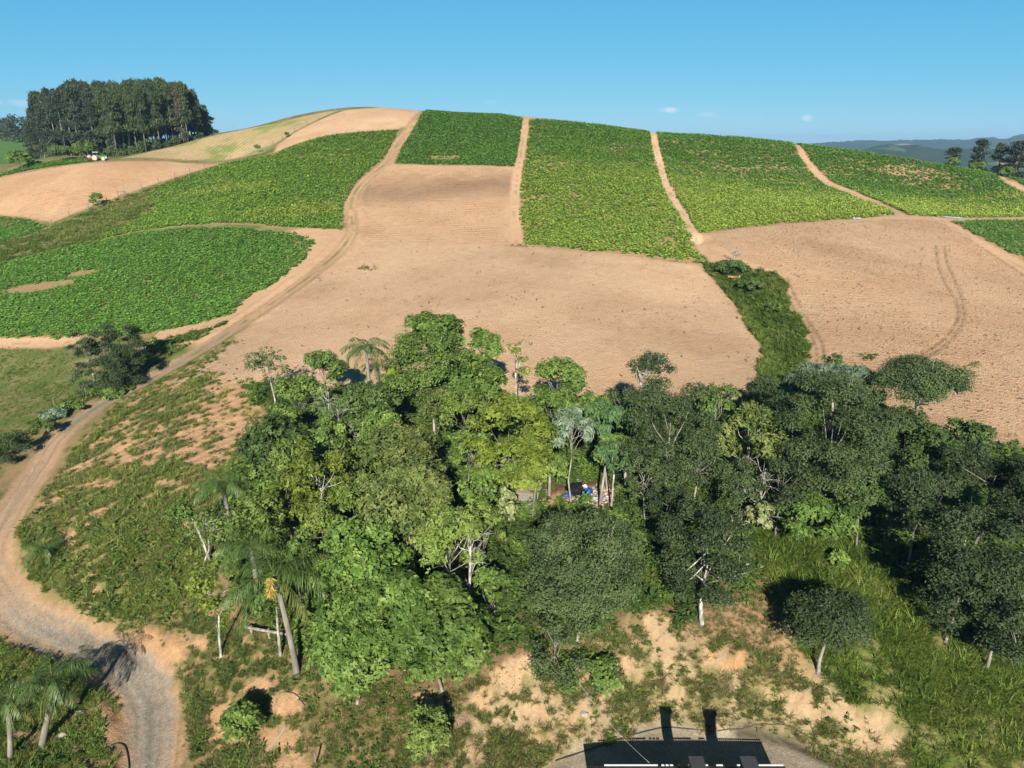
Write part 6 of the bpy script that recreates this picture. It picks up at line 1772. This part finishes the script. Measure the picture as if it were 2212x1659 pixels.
def panel():
    x, y = spot(1584, 595); z = float(height(np.array([x]), np.array([y]))[0])
    e = tag(empty("old_trough", (x, y, z), .05), 'orange brown trough with a white end lying in the head of the gully', 'trough')
    br = plain("orange_board", (.45, .2, .08), .8, .25, 4); wh = plain("white_end", (.75, .74, .7), .6, .1)
    mb = MB(); mb.box((0, -.45, .3), (1.9, .1, .3)); mb.build("side", br, e); mb = MB(); mb.box((0, .45, .3), (1.9, .1, .3)); mb.build("side", br, e)
    mb = MB(); mb.box((0, 0, .18), (1.9, .8, .08)); mb.build("bottom", br, e)
    mb = MB(); mb.box((1.05, 0, .3), (.12, .95, .42)); mb.build("end_board", wh, e); mb = MB(); mb.box((-1.0, 0, .3), (.1, .8, .36)); mb.build("end_board", br, e)
panel()
def stake(u, v, h, label):
    x, y = spot(u, v); z = float(height(np.array([x]), np.array([y]))[0])
    mb = MB(); mb.tube([[0, 0, -.3], [.03, 0, h]], .07, 6); o = mb.build("stake", POST); o.location = (x, y, z); tag(o, label, 'stake')
stake(1096, 1300, 2.2, 'old stake left of the large front acacia'); stake(1068, 1356, 2.0, 'stake at the corner of the bright thicket, lower than the other one')
stake(682, 1655, 1.2, 'short stake on the orange slope at the bottom edge'); stake(118, 880, 1.4, 'grey stake at the corner of the meadow')

def rock(u, v, s, label, mat, seed):
    rng = np.random.default_rng(seed); x, y = spot(u, v); z = float(height(np.array([x]), np.array([y]))[0])
    k, m = 8, 6; V = []; F = []
    for i in range(m):
        ph = math.pi * i / (m - 1)
        for j in range(k):
            th = 2 * math.pi * j / k; d = np.array([math.sin(ph) * math.cos(th), math.sin(ph) * math.sin(th), math.cos(ph) * .65])
            V.append(d * s * (1 + .35 * (vnoise(d[0] * 2 + seed, d[1] * 2 + d[2] * 2, seed) - .5)))
    for i in range(m - 1):
        for j in range(k): F.append((i * k + j, (i + 1) * k + j, (i + 1) * k + (j + 1) % k, i * k + (j + 1) % k))
    mb = MB(); mb.add(V, F); o = mb.build("rock", mat); o.location = (x, y, z + s * .05); tag(o, label, 'rock')
PALE = plain("pale_stone", (.36, .31, .23), .9, .2, 4, bump=.3); REDS = plain("orange_stone", (.42, .2, .09), .9, .2, 4, bump=.3)
rock(172, 1540, .32, 'pale rock at the foot of the lower left palm', PALE, 1); rock(181, 1548, .22, 'small pale rock beside the bigger pale rock by the palm', PALE, 2)
rock(176, 1562, .2, 'orange lump of brick below the pale rocks by the palm', REDS, 3); rock(136, 1588, .3, 'pale boulder between the two lower left palm trunks and the road', PALE, 4)
rock(1262, 1552, .3, 'pale flat stone at the left corner of the grey yard', PALE, 5); rock(1545, 1552, .25, 'orange stone on the upper rim of the yard', REDS, 6)
rock(1610, 1217, .3, 'pale rock under the acacia with the white trunk', PALE, 7); rock(1643, 1222, .28, 'second pale rock, further right under that acacia', PALE, 8); rock(1115, 1606, .2, 'orange brick piece lying on the bank left of the yard', REDS, 9)
rock(638, 1158 + 110, .3, 'pale boulder on the weedy slope beside the palm', PALE, 10)

# ------------------------------------------------------------------ air
HAZE_DENSITY = 0.00013
def haze():
    m = bpy.data.materials.new("haze_air"); m.use_nodes = True
    N, L = m.node_tree.nodes, m.node_tree.links
    N.clear(); out = N.new("ShaderNodeOutputMaterial"); v = N.new("ShaderNodeVolumePrincipled")
    v.inputs["Color"].default_value = (.42, .70, 1.0, 1); v.inputs["Density"].default_value = HAZE_DENSITY; v.inputs["Anisotropy"].default_value = 0.0
    L.new(v.outputs[0], out.inputs["Volume"])
    mb = MB(); mb.box((0, 0, 25), (18600, 18600, 150)); o = mb.build("haze", m); tag(o, 'thin blue haze over the whole valley', 'haze', None, 'stuff')
haze()
_U = {}
for _o in bpy.data.objects:
    if _o.type == 'MESH': _U[_o.data.name] = (_o.name.split('.')[0], sum(max(1, p) for p in ()) + len(_o.data.loops) - 2 * len(_o.data.polygons))
_K = {}
for nm, c in _U.values(): _K[nm] = _K.get(nm, 0) + c
print("TRIS unique", sum(_K.values()) // 1000, "k", {k: v // 1000 for k, v in _K.items() if v > 20000})
